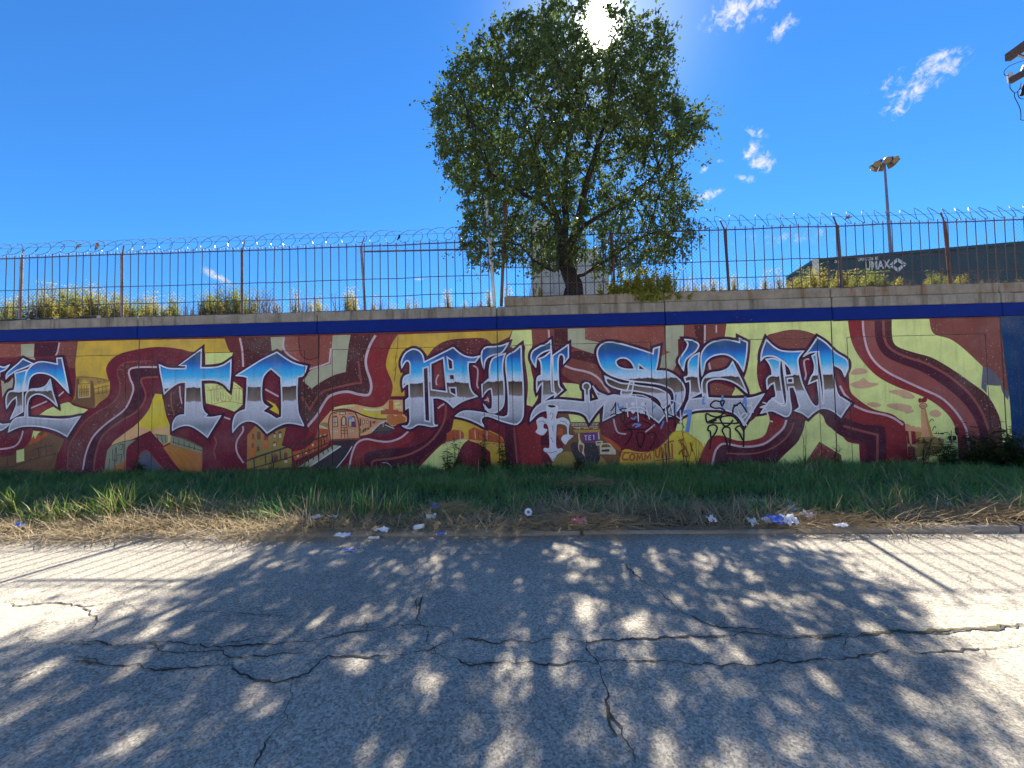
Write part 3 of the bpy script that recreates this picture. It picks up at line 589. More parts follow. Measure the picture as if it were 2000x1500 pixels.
for s in ("1425,248c 1455,252c 1452,302c 1425,308c", "1475,255c 1502,258c 1500,292c 1475,298c", "1392,232c 1410,235c 1410,320c 1392,325c", "1515,260c 1536,262c 1536,332c 1515,342c", "1548,265c 1590,262c 1580,290c 1550,300c"): F('k', BRICK, 3.6, s, 'painted_window')
for s in ("1430,255c 1449,257c 1447,296c 1430,300c", "1479,262c 1497,263c 1496,288c 1479,291c"): F('k', CREAM, 4, s, 'painted_window')
for x, y in ((1055, 392), (1090, 392), (1120, 392), (1280, 387), (1312, 385)): F('k', CREAM, 4, "%d,%d %d,%d %d,%d %d,%d" % (x-13, y, x, y-14, x+13, y, x, y+14), 'painted_lamp')
S('k', GREENT, 4, 1.3, "1395,368 1412,362", "1403,365 1406,418", "1420,392 1432,378 1436,395 1424,405 1420,392", "1440,400c 1440,362c 1454,366 1442,380 1456,395", "1460,390c 1460,352c 1472,358 1462,370 1474,384", "1492,345 1480,350 1490,362 1480,374", "1498,345 1508,340 1506,365 1497,362 1498,345")
F('k', CHAR, 3.2, "1075,555c 1090,510c 1330,500c 1340,562c"); F('k', PALE, 2.9, "1075,558c 1172,570c 800,820c 640,825c"); F('k', CHAR, 3, "1168,570c 1312,565c 1130,860c 770,860c"); S('k', WHITE, 3.8, 2.2, "1162,572 980,690 780,822"); S('k', WHITE, 3.8, 1.8, "1300,572 1220,700 1105,840"); S('k', CHAR, 3.6, 2.2, "760,700 770,770", "820,670 830,740", "880,640 890,710", "940,610 950,670", "1000,590 1010,640", "1050,575 1055,610")
F('k', CHAR, 3, "1530,402c 1640,300 1690,258c 1820,355c 1760,402 1650,420"); S('k', WHITE, 3.8, 1.8, "1540,396 1640,300 1702,265"); S('k', WHITE, 3.8, 1.6, "1700,310 1812,356"); S('k', CREAM, 3.8, 1.6, "1675,290 1680,335", "1660,290 1695,285"); S('k', BROWN, 3.6, 1.4, "1600,330 1700,325", "1590,355 1740,345", "1580,380 1770,370")
# ribbons under P
F('b', RED, 1.8, "1130,1290c 1150,1150 1190,1060 1260,1030 1350,1045 1440,1050 1530,1020 1590,970 1640,1000 1560,1080 1400,1110 1290,1130 1270,1290c"); F('b', DARK, 1.9, "1270,1290c 1250,1150 1400,1110 1600,1095 1740,1030 1850,900 1940,880c 1900,1000 1800,1100 1700,1180 1640,1290c"); S('b', PINK, 4, 3.6, "1125,1275 1150,1150 1190,1062 1260,1030 1350,1045 1440,1050 1530,1020 1590,970"); S('b', RUSTL, 3.6, 4, "1310,1260 1320,1200 1480,1180 1620,1140 1740,1070 1830,970 1880,860 1885,790"); S('b', WHITE, 4, 1, "1385,1215 1430,1218 1460,1250")
S('g', PINK, 5, 3, "1100,455 1160,500 1165,600 1155,720 1175,775"); S('g', PINK, 5, 3, "665,545 610,600 585,670 595,730"); S('g', PINK, 5, 3, "700,990 650,1020 610,1055"); F('g', MAR2, 1.6, "470,300c 560,180 700,90 900,75 1280,75 1430,150 1200,330 1000,340 830,210")
S('g', RUSTL, 3.6, 4, "720,1010 715,1130 690,1250 640,1350")
F('g', RED, 5, "1240,950c 1300,820c 1350,800c 1365,1020c 1300,1050c"); F('g', PINK, 5.6, "1235,950c 1290,920c 1300,890c 1310,915c 1335,905c 1318,935c 1335,975c 1300,950c")
F('g', RED, 5, "530,440c 680,375c 715,795c 545,770c")
# valley scene under I
F('c', YEL, 2.2, "505,878c 560,880 700,930 860,1000 900,1070 922,1290c 200,1290c 360,1120 440,1055 490,950"); F('c', ORED, 2.6, "450,985c 500,955c 560,962c 585,985c 585,1032c 450,1052c", 'painted_house'); F('c', ORED, 2.6, "620,960c 665,935c 720,962c 760,960c 870,1010c 905,1065c 620,1032c", 'painted_house'); S('c', CREAM, 3.3, 1.4, "555,965 555,1030", "670,960 675,1030", "765,965 765,1040"); S('c', BRICK, 3.3, 1.2, "470,985 470,1045", "500,965 500,1045", "530,965 530,1040", "640,965 640,1030", "700,965 700,1030", "730,970 732,1040", "800,985 802,1050", "840,1010 840,1060"); F('c', LIME, 2.5, "200,1290c 360,1120 440,1060 560,1030 615,1035c 560,1100 490,1290c"); F('c', MAROON, 2.8, "620,1035c 700,1065 790,1130c 800,1290c 490,1290c 560,1100"); S('c', CREAM, 3.2, 2.4, "430,1070 520,1040 600,1030"); S('c', PEACH, 3.2, 2, "630,1040 760,1075 900,1080")
F('c', LIME, 2, "965,182c 1112,176c 1122,270 1100,400 1112,500 1142,620 1162,700 1120,778c 1072,762c 1085,600 1060,400 1060,300 1000,330 930,300c"); F('c', BRICK, 2, "1112,176c 1395,168c 1397,290c 1300,330 1120,300c"); F('c', DARK2, 2.1, "1290,172c 1395,168c 1397,290c 1290,320c"); S('c', PINK, 4, 3.4, "1246,176 1250,240")
F('c', RED, 2, "1000,945c 1075,900 1180,900c 1200,1290c 1050,1290c"); F('c', DARK, 1.9, "905,930 970,950c 1000,1290c 930,1290c"); S('c', RUSTL, 3.6, 3.4, "970,930 985,1050 1000,1220")
F('c', PALE, 2.1, "1395,168c 1532,165c 1532,252c 1640,272 1690,262c 1640,330 1622,372c 1440,312c 1395,290c"); F('c', RUST, 2.2, "1530,165c 2155,150c 2155,335c 2200,352c 2110,392c 1960,330 1800,290 1680,258c 1600,262 1530,250c"); F('c', PALE, 2.05, "1640,262c 2050,262c 2150,340c 2190,420c 2200,500 2080,500c 2050,450c 1960,350c 1700,280c")
F('c', BRICK, 1.9, "1300,470c 1350,430 1440,320 1622,372 1640,450 1680,530 1720,660 1600,640 1400,560"); F('c', DARK2, 2, "1400,360c 1480,340 1622,380 1660,460c 1560,430 1420,395"); S('c', PINK, 5, 4, "1335,440 1430,480 1560,510 1640,560 1700,640 1722,668"); F('c', LIME, 3, "1355,590c 1500,612 1512,716c 1328,702c 1390,650c"); F('c', LIME, 3, "1575,655c 1610,720c 1575,725c"); F('c', LIME, 3, "1400,835c 1480,845 1535,872 1560,905c 1642,815c 1645,895c 1420,897c")
# street scene under L
F('l', BROWN, 2.4, "350,190c 470,190c 480,285c 745,285c 770,390c 950,540c 945,760c 300,760c 330,640 400,500 340,400"); F('l', DARK, 2.2, "180,400c 265,400c 265,500c 180,500c"); F('l', OLIVE, 2.6, "300,640 420,560 600,590 760,600 830,760 300,760"); F('l', CHAR, 2.8, "470,490 590,470c 720,480c 760,620 700,700 560,700"); F('l', CREAM, 3, "470,280c 742,280c 736,306c 480,310c"); S('l', INK, 3.4, 1.2, *["%d,282 %d,308" % (x, x+4) for x in range(478, 735, 14)]); S('l', CREAM, 3.2, 1.2, "500,325 640,320 740,318", "520,340 560,330 560,345", "600,335 650,330", "690,335 740,330"); F('l', OCHRE, 3.2, "495,350c 762,345c 756,370c 520,376c"); F('l', PURP, 3, "588,380c 738,370c 738,462c 594,470c"); S('l', WHITE, 3.5, 1.3, "605,405 635,403", "620,405 622,450", "650,405c 650,445c 672,443", "650,403 672,402", "650,425 668,424", "690,405 698,400c 700,445"); S('l', CREAM, 3.3, 2.4, "552,380 555,440", "745,372 748,440"); F('l', ORED, 2.8, "355,330c 395,330c 398,400c 340,400c"); F('l', ORED, 2.9, "760,395c 860,440 960,520 955,560c 830,470c")
F('l', CREAM, 3.2, "548,470c 560,432 578,470c 605,490 600,550c 610,610c 590,580c 560,560 545,520", 'painted_figure'); F('l', BRICK, 3.5, "555,500 580,490 595,515 580,575 560,555"); F('l', CREAM, 3.2, "755,500c 775,480 850,480 880,510 912,545c 912,588c 760,585c", 'painted_car'); F('l', BROWN, 3.5, "772,505c 790,490 840,490 868,515c 775,520c"); F('l', CHAR, 3.5, "775,540c 850,535c 850,560c 775,562c"); F('l', CREAM, 3.1, "715,460c 780,455 785,480c 740,500c 720,500c", 'painted_car'); F('l', BROWN, 3.4, "728,468c 770,465c 765,478c 730,482c")
# right part
F('d', PALE, 2.1, "640,145c 782,140c 782,238c 735,250c 735,400 700,490 650,505c 570,490c 590,390c 680,350c 640,340c"); F('d', BRICK, 2.2, "780,140c 1115,130c 1100,245c 950,270 790,235c"); F('d', DARK2, 2.3, "860,140c 945,136c 945,260c 880,260c"); S('d', PINK, 4, 3.6, "946,140 945,290"); S('d', PINK, 5, 3.6, "975,430 990,495"); S('d', PINK, 4, 3, "1035,140 1035,200")
F('d', BRICK, 2, "690,500c 740,460 790,480 790,560c 720,520"); F('d', BRICK, 2.2, "930,480 1000,400 1130,390 1140,450 1000,500"); F('d', BRICK, 2.2, "960,690c 960,620 1040,590 1180,640c 1150,700c")
F('d', LIME, 2, "1115,130c 1945,105c 1965,380c 1900,260 1800,210 1700,180 1600,178 1500,200 1430,225 1380,300 1352,480 1365,600 1395,672c 1150,692c 1182,640c 1140,400c 1230,450 1280,260 1200,235c 1100,245c"); F('d', BRICK, 2.2, "1435,228c 1500,202 1600,180 1700,182 1800,212 1840,240c 1700,350 1550,350 1450,280")
F('d', LIME, 2, "765,880c 900,812 1040,822 1200,870 1252,925c 1330,872 1352,830c 1440,822c 1452,900 1412,1000 1320,1037 1200,1042 1060,1000 980,1030 940,1100 865,1260c 700,1260c 720,950"); S('d', RED, 3, 3, "765,875 900,808 1040,816 1180,858")
F('d', YEL, 2.4, "275,1260c 280,1170 320,1110 450,1125 550,1120 640,1045 700,975 780,968 850,1008 935,1090 870,1260c"); F('d', LEM, 2.6, "640,1060c 700,985 780,980 850,1020 910,1090 850,1200 700,1180")
F('d', MAROON, 2.6, "240,860c 400,800 560,860 640,900c 690,960 620,1050 540,1120 400,1125 280,1060 240,960"); S('d', PINK, 5, 3, "232,868 245,930 270,980 330,990"); S('d', PINK, 5, 2.6, "480,975 520,945 555,915")
F('d', RED, 2.1, "865,1270c 940,1100 980,1030 1060,1000 1200,1042 1320,1037 1412,1000 1452,900 1500,850 1580,880c 1560,940 1500,1000 1400,1070 1250,1090 1100,1065 1040,1100 1000,1270c"); F('d', DARK, 2, "1000,1270c 1040,1100 1100,1065 1250,1090 1400,1070 1500,1000 1560,940 1580,875 1730,880c 1715,960 1660,1060 1560,1160 1450,1270c"); S('d', PINK, 4, 4, "1000,1250 1020,1150 1045,1098 1100,1066 1250,1090 1400,1070 1500,1000 1560,940 1582,880"); S('d', RUSTL, 3.6, 3, "1110,1140 1300,1145 1450,1110 1560,1040 1620,960 1640,900")
F('d', LIME, 2.2, "1725,895c 1830,820c 1870,855 1900,920 2000,985 2060,1050 2150,1070c 2160,1290c 1450,1290c 1560,1160 1680,1040"); F('d', BRICK, 2.6, "1700,1260c 1840,1050c 2010,1155c 2030,1290c 1690,1290c"); S('d', RED, 3, 3.4, "1780,1180c 1845,1095c 1900,1130c 1850,1160")
F('e', LIME, 2, "468,255c 585,250c 600,360 640,470 720,580 820,670 960,740 1100,790 1200,840 1290,910 1352,990 1385,1100 1395,1290c 1000,1290c 1005,1020c 960,970 900,930 780,900 680,840 605,770 590,650 585,560c 480,440c")
F('e', LIME, 2, "905,240c 1180,236c 1210,342 1330,382 1430,452 1572,585 1690,702 1740,812 1765,800 1788,1140c 1715,1140c 1705,1000 1670,900 1600,790 1470,690 1340,600 1200,520 1080,485 950,440 910,380")
F('e', BRICK, 2.3, "1180,235c 1695,230c 1762,780c 1740,812c 1692,700 1572,582 1430,450 1330,380 1208,340"); F('e', GREYB, 2.6, "1572,585c 1640,612 1712,702c 1690,725 1600,718c 1600,780c 1560,740c"); F('e', GREYB, 2.6, "1700,705c 1765,790c 1755,830c 1715,770")
F('e', RED, 2.1, "585,250c 600,360 640,470 720,580 820,670 960,740 1100,790 1200,840 1290,910 1352,990 1385,1100 1395,1290c 1480,1290c 1475,1190 1450,1050 1410,970 1350,890 1260,810 1130,750 1000,690 880,630 790,560 730,470 700,350 692,250c"); F('e', RUSTL, 2.15, "692,250c 700,350 730,470 790,560 880,630 1000,690 1130,750 1260,810 1350,890 1410,970 1450,1050 1480,1290c 1560,1290c 1550,1080 1490,930 1400,820 1280,720 1120,620 960,560 850,500 790,400 778,250c"); F('e', DARK, 2.2, "778,248c 790,400 850,500 960,560 1120,620 1280,720 1400,820 1490,930 1550,1080 1560,1290c 1640,1290c 1620,1100 1590,980 1530,860 1440,750 1300,640 1150,560 1000,510 890,450 850,370 840,246c"); F('e', DARK2, 2.1, "838,246c 850,370 890,450 1000,510 1150,560 1300,640 1440,750 1530,860 1590,980 1640,1290c 1718,1290c 1715,1140 1705,1000 1670,900 1600,790 1470,690 1340,600 1200,520 1080,485 950,440 910,380 905,240c")
S('e', PINK, 4, 4, "692,250 700,350 730,470 790,560 880,630 1000,690 1130,750 1260,810 1350,890 1410,970 1450,1050 1475,1200"); S('e', RUSTL, 3.6, 4.5, "842,248 850,370 890,450 1000,510 1150,560 1300,640 1440,750 1530,860 1590,980 1625,1110")
F('e', RED, 2.3, "500,640c 540,690 605,775 680,840 780,900 900,930 960,970 1007,1020 1020,1290c 865,1290c 855,1030 700,1010 560,960 440,900c"); F('e', DARK, 2.25, "380,910c 440,900 560,960 700,1000 855,1030c 868,1290c 715,1290c 712,1155 600,1110 530,1090 450,1020"); S('e', PINK, 4.5, 4, "525,725 560,790 605,832"); S('e', PINK, 4.5, 4, "628,870 720,910 860,940 930,970 987,1012"); S('e', RUSTL, 3.6, 4.5, "550,1020 680,1055 800,1085c 798,1290")
PINKC = pmat('pink_cloud', (.66, .42, .26))
for s in ("605,630 640,600 700,600 730,625 680,642 620,645", "600,715 660,690 700,670 740,700 810,710 760,735 660,745", "885,770 930,755 1000,760 1060,790 1070,815 1010,820 950,795", "865,870 920,855 1000,860 1050,880 1040,900 1000,915 930,900", "1180,920 1230,900 1270,930 1240,955 1190,945", "720,860 770,845 830,865 780,885", "1000,905 1060,900 1060,920 1010,930"): F('e', PINKC, 2.5, s, 'painted_cloud')
# plaza column scene
F('m', RED, 2.6, "0,640c 60,690c 90,1000c 100,1300c 0,1300c"); F('m', PEACH, 2.8, "55,690c 60,660c 110,665 140,690 190,690c 215,710 260,705 300,730c 300,780c 60,755c", 'painted_house'); F('m', RED, 2.7, "70,760c 300,770c 290,850c 200,960c 90,960c"); S('m', PEACH, 3.2, 4, "120,765 140,960"); S('m', PEACH, 3.2, 4, "90,960 200,985 230,1000"); F('m', OCHRE, 3, "205,770c 300,775c 290,850c 215,880c"); F('m', RED, 2.6, "95,985c 200,985c 210,1300c 95,1300c")
F('m', PEACH, 3.2, "292,420c 345,420c 400,640 470,850c 300,850c 288,640", 'painted_column'); F('m', OCHRE, 3.4, "340,430c 355,430c 405,640 470,850c 420,850c 370,640"); F('m', PEACH, 3.4, "262,392 290,362 350,362 375,392 355,418 320,432 285,425", 'painted_column'); S('m', BRICK, 3.8, 1.2, "262,392 290,362 350,362 375,392 355,418 320,432 285,425 262,392", "290,395 350,395", "300,405 340,405"); F('m', RED, 3.4, "248,300 275,280 300,292 330,268 365,278 378,310 350,342 300,348 255,345", 'painted_column'); F('m', BRICK, 3.6, "358,718c 398,718c 400,780c 362,780c", 'painted_window'); F('m', BRICK, 3.6, "372,808c 402,808c 404,845c 374,845c", 'painted_window')
F('m', OLIVE, 3, "210,860c 290,850c 480,850c 620,880c 625,1000c 560,1100c 200,1150c 200,950", 'painted_fountain')
for x, y in ((325, 900), (435, 900), (555, 890), (245, 915), (370, 950)): F('m', BRICK, 3.5, "%d,%d %d,%d %d,%d %d,%d" % (x-24, y, x, y-32, x+24, y, x, y+36), 'painted_medallion')
S('m', INK, 3.6, 1.3, "410,635 430,600 455,592 472,620", "455,760 470,715 490,695 505,720", "470,800 590,800 640,785 690,795 710,830", "512,775 512,800", "545,780 545,800", "728,755 730,960", "690,845 790,840", "690,915 780,912"); F('m', INK, 3.5, "570,790c 625,790c 620,812c 575,812c"); F('m', INK, 3.5, "680,840c 725,832c 725,905c 700,900 690,880c"); F('m', INK, 3.5, "750,835c 800,835c 805,890c 770,905c 752,900c"); F('m', DARK, 3, "775,715c 840,715c 840,830c 800,820 785,770")
# --- the letters
letter('E', 'j', [("75,425c 85,370 150,310 200,270 250,220c 355,270c 270,310 180,345 110,390", []), ("168,372c 290,335c 265,450 250,560 250,770c 120,850c 160,760 185,690 180,620c 130,660 80,735c 75,640 100,570 160,550c 175,460", []),
    ("265,555c 270,440 300,340 370,270 460,250 610,275c 605,215c 655,210c 690,380 730,575c 660,500 570,410 470,370 380,375 320,430 300,550c", []),
    ("535,435c 560,560 610,715c 530,640 450,595 380,590 320,630 300,700 300,830c 500,845 700,850 850,820c 780,920 710,1030c 600,970 450,930 300,920 200,935 100,980c 130,890 180,840 270,825c 275,700 280,600 330,540 420,530 490,500", [])], 'chrome and blue painted letter E at the left edge of the picture')
letter('M', 'j', [("-60,400c -50,330 0,300 50,308 108,284c 60,335 10,358 5,400c", []), ("-60,1010c 0,970 50,950 112,898c 40,905 0,895 -60,900c", [])], 'tips of a cut off painted letter at the left edge')
letter('T', 'f', [("80,455c 150,485 220,500 400,500c 405,465c 320,460c 590,265c 585,490c 750,485 860,455 950,395c 945,580 930,755c 870,690 790,650 700,635 585,640c 590,800 600,950 620,1020 660,1060c 625,1090c 720,1095 825,1075c 740,1210 665,1335c 570,1260 480,1205 400,1190 310,1210 240,1250c 245,1170 280,1100 330,1070 390,1065c 395,860 400,665c 310,675 210,740 140,805c 120,680 95,560", [])])
letter('O', 'f', [("1015,585c 1200,470 1330,390 1510,300c 1640,390 1740,440 1875,475c 1850,550 1820,590 1765,600c 1755,780 1765,1000 1790,1090 1840,1195c 1700,1165 1600,1170 1500,1215 1390,1285c 1300,1190 1220,1145 1130,1140 1040,1190 975,1270c 975,1180 1000,1080 1050,1030 1130,1000c 1145,800 1150,605c 1090,590", ["1440,500c 1560,605c 1570,850 1570,1090c 1505,1115c 1420,1060 1330,1020c 1400,965c 1350,930 1325,860 1325,700 1345,600 1390,540"])])
letter('P', 'g', [("110,485c 105,400 150,300 210,250 275,228 350,255 400,320 420,410c 620,310 825,205c 910,280 1000,330 1100,345 1195,325c 1160,370 1130,410c 1035,410c 1030,500 1045,640 1060,760 1100,840 1155,885c 1000,935 900,985 825,1040c 760,975 690,930 600,905 535,910c 545,1080 550,1260c 570,1290 610,1290c 520,1305 420,1285 330,1280 250,1325 190,1330 120,1300c 180,1300 215,1260 225,1180 215,1030c 165,1065c 165,940c 215,900c 210,710c 170,720 130,760c 125,680 150,610 225,580c 225,440 200,395 170,395 140,430",
    ["405,495c 475,475c 500,1240c 430,1225c", "510,430c 690,345c 735,825c 520,795c", "740,340c 815,390c 825,510c 760,510c", "765,580c 840,580c 845,660c 775,655c", "770,765c 860,765c 870,880c 785,835c"])])
letter('I', 'g', [("1250,500c 1220,380 1225,270 1280,205 1400,195 1500,180 1590,145c 1540,230 1480,290 1380,310 1300,350 1265,410", []), ("1225,725c 1290,670 1330,630c 1330,520 1350,410 1400,345 1550,290c 1520,380 1510,520 1530,700 1535,900 1520,1010 1470,1080 1400,1115 1320,1100 1270,1050 1250,995c 1300,1060 1340,1070 1370,1030 1370,900 1355,780c 1300,800 1230,890c", []),
    ("1770,180c 1775,400 1790,600 1800,800 1800,1100 1780,1200 1730,1260 1670,1275 1500,1230 1400,1190 1300,1160 1230,1180 1215,1240 1255,1310c 1150,1250 1000,1190 860,1160c 930,1110 1020,1090 1200,1110 1400,1150 1500,1175 1560,1165 1590,1130 1595,950 1580,700 1560,500 1560,370 1590,310 1680,260", [])])
letter('L', 'h', [("175,445c 130,370 115,310 140,240 230,180 310,150 370,100c 375,220c 280,250 200,310 180,370", []), ("215,340c 290,310 380,235c 375,400 375,600 385,760c 440,790c 360,830 255,905c 260,800 265,650c 225,690 190,765c 190,620 210,570 250,555c 250,450 240,380", []),
    ("395,300c 480,240 600,155c 600,320c 540,400c 545,320 510,280 475,310 465,420 470,600 480,690 525,745c 420,840c 435,790 410,740 400,500", []),
    ("105,1145c 125,1060 180,970 270,910 400,875 560,880 818,905c 815,742c 790,720 788,680 815,655 855,655 882,685 880,720 862,745c 872,903c 1000,870 1150,815c 1050,930 960,1030 870,1155c 830,1080 740,1030 600,1010 450,1010 300,1010 200,1050", []), ("915,690c 980,770 1095,820c 1000,860c", [])])
letter('S', 'd', [("160,765c 215,690 300,695 400,700 500,720 570,765 640,830c 585,900c 500,840 400,810 300,815 150,885c", []), ("165,540c 280,590 360,600 440,615 550,630 620,655 665,690 670,740 640,775 610,790c 600,740 560,700 480,670 400,655 300,645 220,620 180,590", []),
    ("540,365c 545,325c 590,310c 575,430 558,500c 650,505 740,560 785,630 780,710 740,790 690,845 640,850c 660,800 700,750 705,690 680,640 600,605 500,590 400,580 300,560 200,525 140,470 108,390 110,330 150,285 210,275 300,290 420,325", ["250,425 280,400 330,400 370,430 400,485c 330,485 270,465", "430,445c 500,500 545,545c 480,496 425,488c"]),
    ("360,583c 390,583c 380,640 365,690 320,705 290,680 300,650 335,655c", [])])
letter('E', 'i', [("195,175c 270,185 335,225 310,290 250,340 200,390 180,490c 145,430 135,390 170,330 210,270 225,220", []), ("340,315c 330,500 340,640 360,720c 240,780c 250,680 245,600c 205,610c 190,565c 230,540 230,440 240,390 280,345", []),
    ("370,545c 360,400 370,310 430,230 520,190 640,180 755,205c 755,165c 835,205c 825,340 795,500c 740,410 660,345 580,325 480,345 410,400 390,480", []),
    ("685,405c 640,470 560,505 460,520 400,560 370,620 372,700 385,775c 240,790c 210,850 170,960c 280,905 420,890 580,895 700,930 770,1000 800,1060c 900,890 1005,735c 880,775 700,785 430,775c 418,640 450,595 530,578 640,592 740,640 830,720c 780,600 720,480", [])], 'chrome and blue painted letter E between the S and the N')
letter('N', 'i', [("975,390c 985,300 1030,175c 1090,235 1170,285 1280,300 1410,295c 1360,360 1355,430 1390,600 1430,700 1480,800 1530,860 1570,845 1575,780 1560,650 1555,590c 1465,630c 1490,560 1520,510 1525,430 1500,345c 1540,320c 1560,500 1590,700 1602,820c 1618,820 1610,600 1580,400 1565,300c 1480,310 1412,348c 1470,280 1555,155c 1640,210 1740,310 1850,380 1870,450 1835,550c 1800,480 1710,430c 1720,550 1750,700 1780,760c 1895,830c 1840,900 1795,970c 1700,900 1600,880 1520,920 1460,975c 1400,930 1325,905c 1370,870 1360,820 1340,740 1310,660c 1260,665c 1270,780 1285,880 1270,940 1230,965 1150,930 1080,905 975,930c 1030,850 1070,800 1110,800 1190,850 1232,840 1240,760 1220,600 1195,395c 1110,350 1020,350",
    ["1245,575c 1300,572c 1304,618c 1247,620c", "1212,405c 1270,470 1292,540c 1228,548c"]), ("1030,380c 1100,370 1170,395c 1165,500 1190,700 1212,832c 1170,830 1090,780c 1130,760 1120,680 1110,620c 1070,640 1040,680c 1035,590 1060,555 1090,545c 1085,480 1060,420", [])])
F('i', INK, 8, "1250,580c 1296,578c 1299,613c 1252,615c"); S('i', PINK, 5.6, 3, "1500,385 1450,375 1420,400 1430,480 1440,540 1425,590")
# --- later tags sprayed over the mural
F('l', WHITE, 11, "235,110 290,100 350,115 345,170 330,238 400,225 460,265 455,330 455,390 500,405 450,450 420,490 380,440 400,400 440,390c 432,320 400,295 345,292 335,330 332,515 385,525 392,555 340,590 300,655 250,580 205,550 220,522 262,520 262,420 255,330 235,290 212,290 208,330 245,345 200,400 130,370 150,330 138,255 190,220 240,235", 'white_tag'); F('l', INK, 11.6, "245,112 285,104 330,118 285,130", 'white_tag'); S('l', GREYB, 11.8, 1, "270,200 280,180 300,200 285,250", "160,270 200,260 220,280", "370,260 420,270 440,300", "290,300 300,360", "280,420 300,470", "230,560 280,570 320,560", name='white_tag')
S('l', INK, 12, 2.2, "860,165 890,130 912,78c 908,190", "858,210 890,192 940,200", "945,150 985,140 1030,138", "950,150 985,180 1000,210 985,270 960,240 970,190 1000,160", "1200,85 1205,240", "1330,90 1380,170 1410,240", "1000,300 1060,270 1150,262 1230,280 1250,310 1200,340 1100,345 1030,330 1000,300", "990,350 1040,345 1070,370 1050,430 1000,500", "1110,390 1140,370 1180,380 1190,430 1150,520 1110,400", "1220,395 1250,370 1295,380 1300,430 1240,540", name='black_tag')
S('l', WHITE, 12.4, 2, "1018,85 1030,220", "1105,10 1125,170 1132,270", "1195,95 1240,245", "1010,160 1050,135 1110,125 1180,140 1230,190", "1020,10 1110,5 1180,15 1255,50", "1370,90 1420,65 1480,65 1550,100", "1395,130 1412,270", "1440,70 1475,210", "1540,155 1545,290", "1500,210 1545,240 1560,200", name='white_drips')
for x, y in ((1078, 95), (1175, 95), (1080, 170), (1160, 170)): F('l', WHITE, 12.8, "%d,%d %d,%d %d,%d %d,%d" % (x-20, y, x, y-20, x+20, y, x, y+20), 'white_dot')
S('l', LTBLUE, 11.4, 3, "930,80 945,130 990,120", "1500,0 1490,80 1500,200", "1260,150 1300,110", "1380,260 1350,335", "1060,230 1090,240 1110,215", "1075,310 1100,290 1150,300 1100,320", name='blue_tag'); S('l', LTBLUE, 11.4, 7, "1570,175 1635,168c 1625,260 1608,370", name='blue_tag')
S('l', INK, 12.2, 2, "1445,60 1450,170", "1410,180 1440,205 1500,210", "1420,240 1560,240", "1490,300 1520,280 1560,290 1575,330", "1480,60 1490,330", name='black_tag')
S('i', LTBLUE, 11.4, 4, "390,760 380,830 405,830", "580,745 580,900", "815,760 790,840", "815,760 825,900", name='blue_tag')
S('i', INK, 12, 3, "600,815 575,855 560,810 595,805 600,815", "560,815 500,805 455,850 500,880 560,880 605,910 570,950 530,970 470,960 420,935 410,970 430,1030 520,1000", "430,1020 560,970 680,960 740,1020 700,1035 440,1030", "570,970 560,1000 600,1060 650,1050 690,1000", "685,950 690,880 720,850 762,822c 800,870 830,925", "690,850 740,850", "430,1110 440,1065 490,1050 525,1075 510,1130 465,1190", "430,1110 455,1120 460,1220 450,1300", "575,1110 600,1075 650,1080 660,1130 655,1260 640,1340", "575,1110 610,1180 630,1260", "710,1095 740,1065 790,1065 800,1110 795,1280", "710,1095 750,1130 790,1210", name='black_tag')
S('i', WHITE, 12.4, 2.4, "735,910 790,1010 830,1060", "755,985 800,930 830,950 770,1010", "845,990 870,940 850,910", "830,860 870,850 880,880 860,910 900,920", "870,820 885,840", "990,820 1040,840 970,870 1020,880 1045,950", "1070,1010 1095,1020", name='white_tag')
# orange bubble writing
S('l', ORED, 5, 3.4, "1040,580 1015,570 985,590 978,625 1000,640 1035,632", "1090,585 1060,590 1050,625 1070,645 1095,620 1090,585", "1120,650c 1125,590c 1145,625c 1165,585c 1175,645c", "1195,645c 1200,585c 1225,625c 1245,575c 1255,635c", "1300,530c 1305,600 1330,610 1345,520c", "1365,620c 1360,510c 1395,600c 1400,480c", "1425,480c 1440,610c", "1410,470c 1480,455c", "1460,480c 1465,615c", "1520,455c 1570,440 1540,470 1590,520 1540,560 1530,590", "1560,480 1600,540 1620,600 1580,605 1560,560", "1640,470 1660,560", name='bubble_writing')
S('l', BRICK, 4.6, 1.4, "950,690 955,610 985,565 1100,575 1180,580 1300,530", "1300,650 1480,620", "1530,690 1560,650 1640,660", name='bubble_writing')

# ------------------------------------------------------------------ ground behind the wall
def upper_z(x, y):
    left = 1 - 1/(1+math.exp(-max(-30, min(30, (x+0.2)*2.5))))
    base = (Z_LT-.03)*left + (Z_UT-.04)*(1-left)
    t = max(0, y-8.75)
    return base + .16*(1-math.exp(-t*.5))*1.4 + .02*t*(1 if y < 30 else 30/y) + .04*fbm(x*.7, y*.7, 2)*min(1, t*2)
M_upper = mat('dry_upper_ground', (.30, .22, .10), (.16, .15, .06), 2, bump=.6, bscale=25)
ys = [8.72, 8.8, 9, 9.3, 9.7, 10.2, 11, 12, 14, 17, 22, 30, 60, 200, 900]; xs = list(np.linspace(-24, 24, 97)); xs = [-900, -200, -60]+xs+[60, 200, 900]
V = [(x, y, upper_z(x, y)) for y in ys for x in xs]; nx = len(xs)
tag(obj('upper_ground', V, np.array([(j*nx+i, j*nx+i+1, (j+1)*nx+i+1, (j+1)*nx+i) for j in range(len(ys)-1) for i in range(nx-1)]), M_upper, smooth=True), kind='structure')

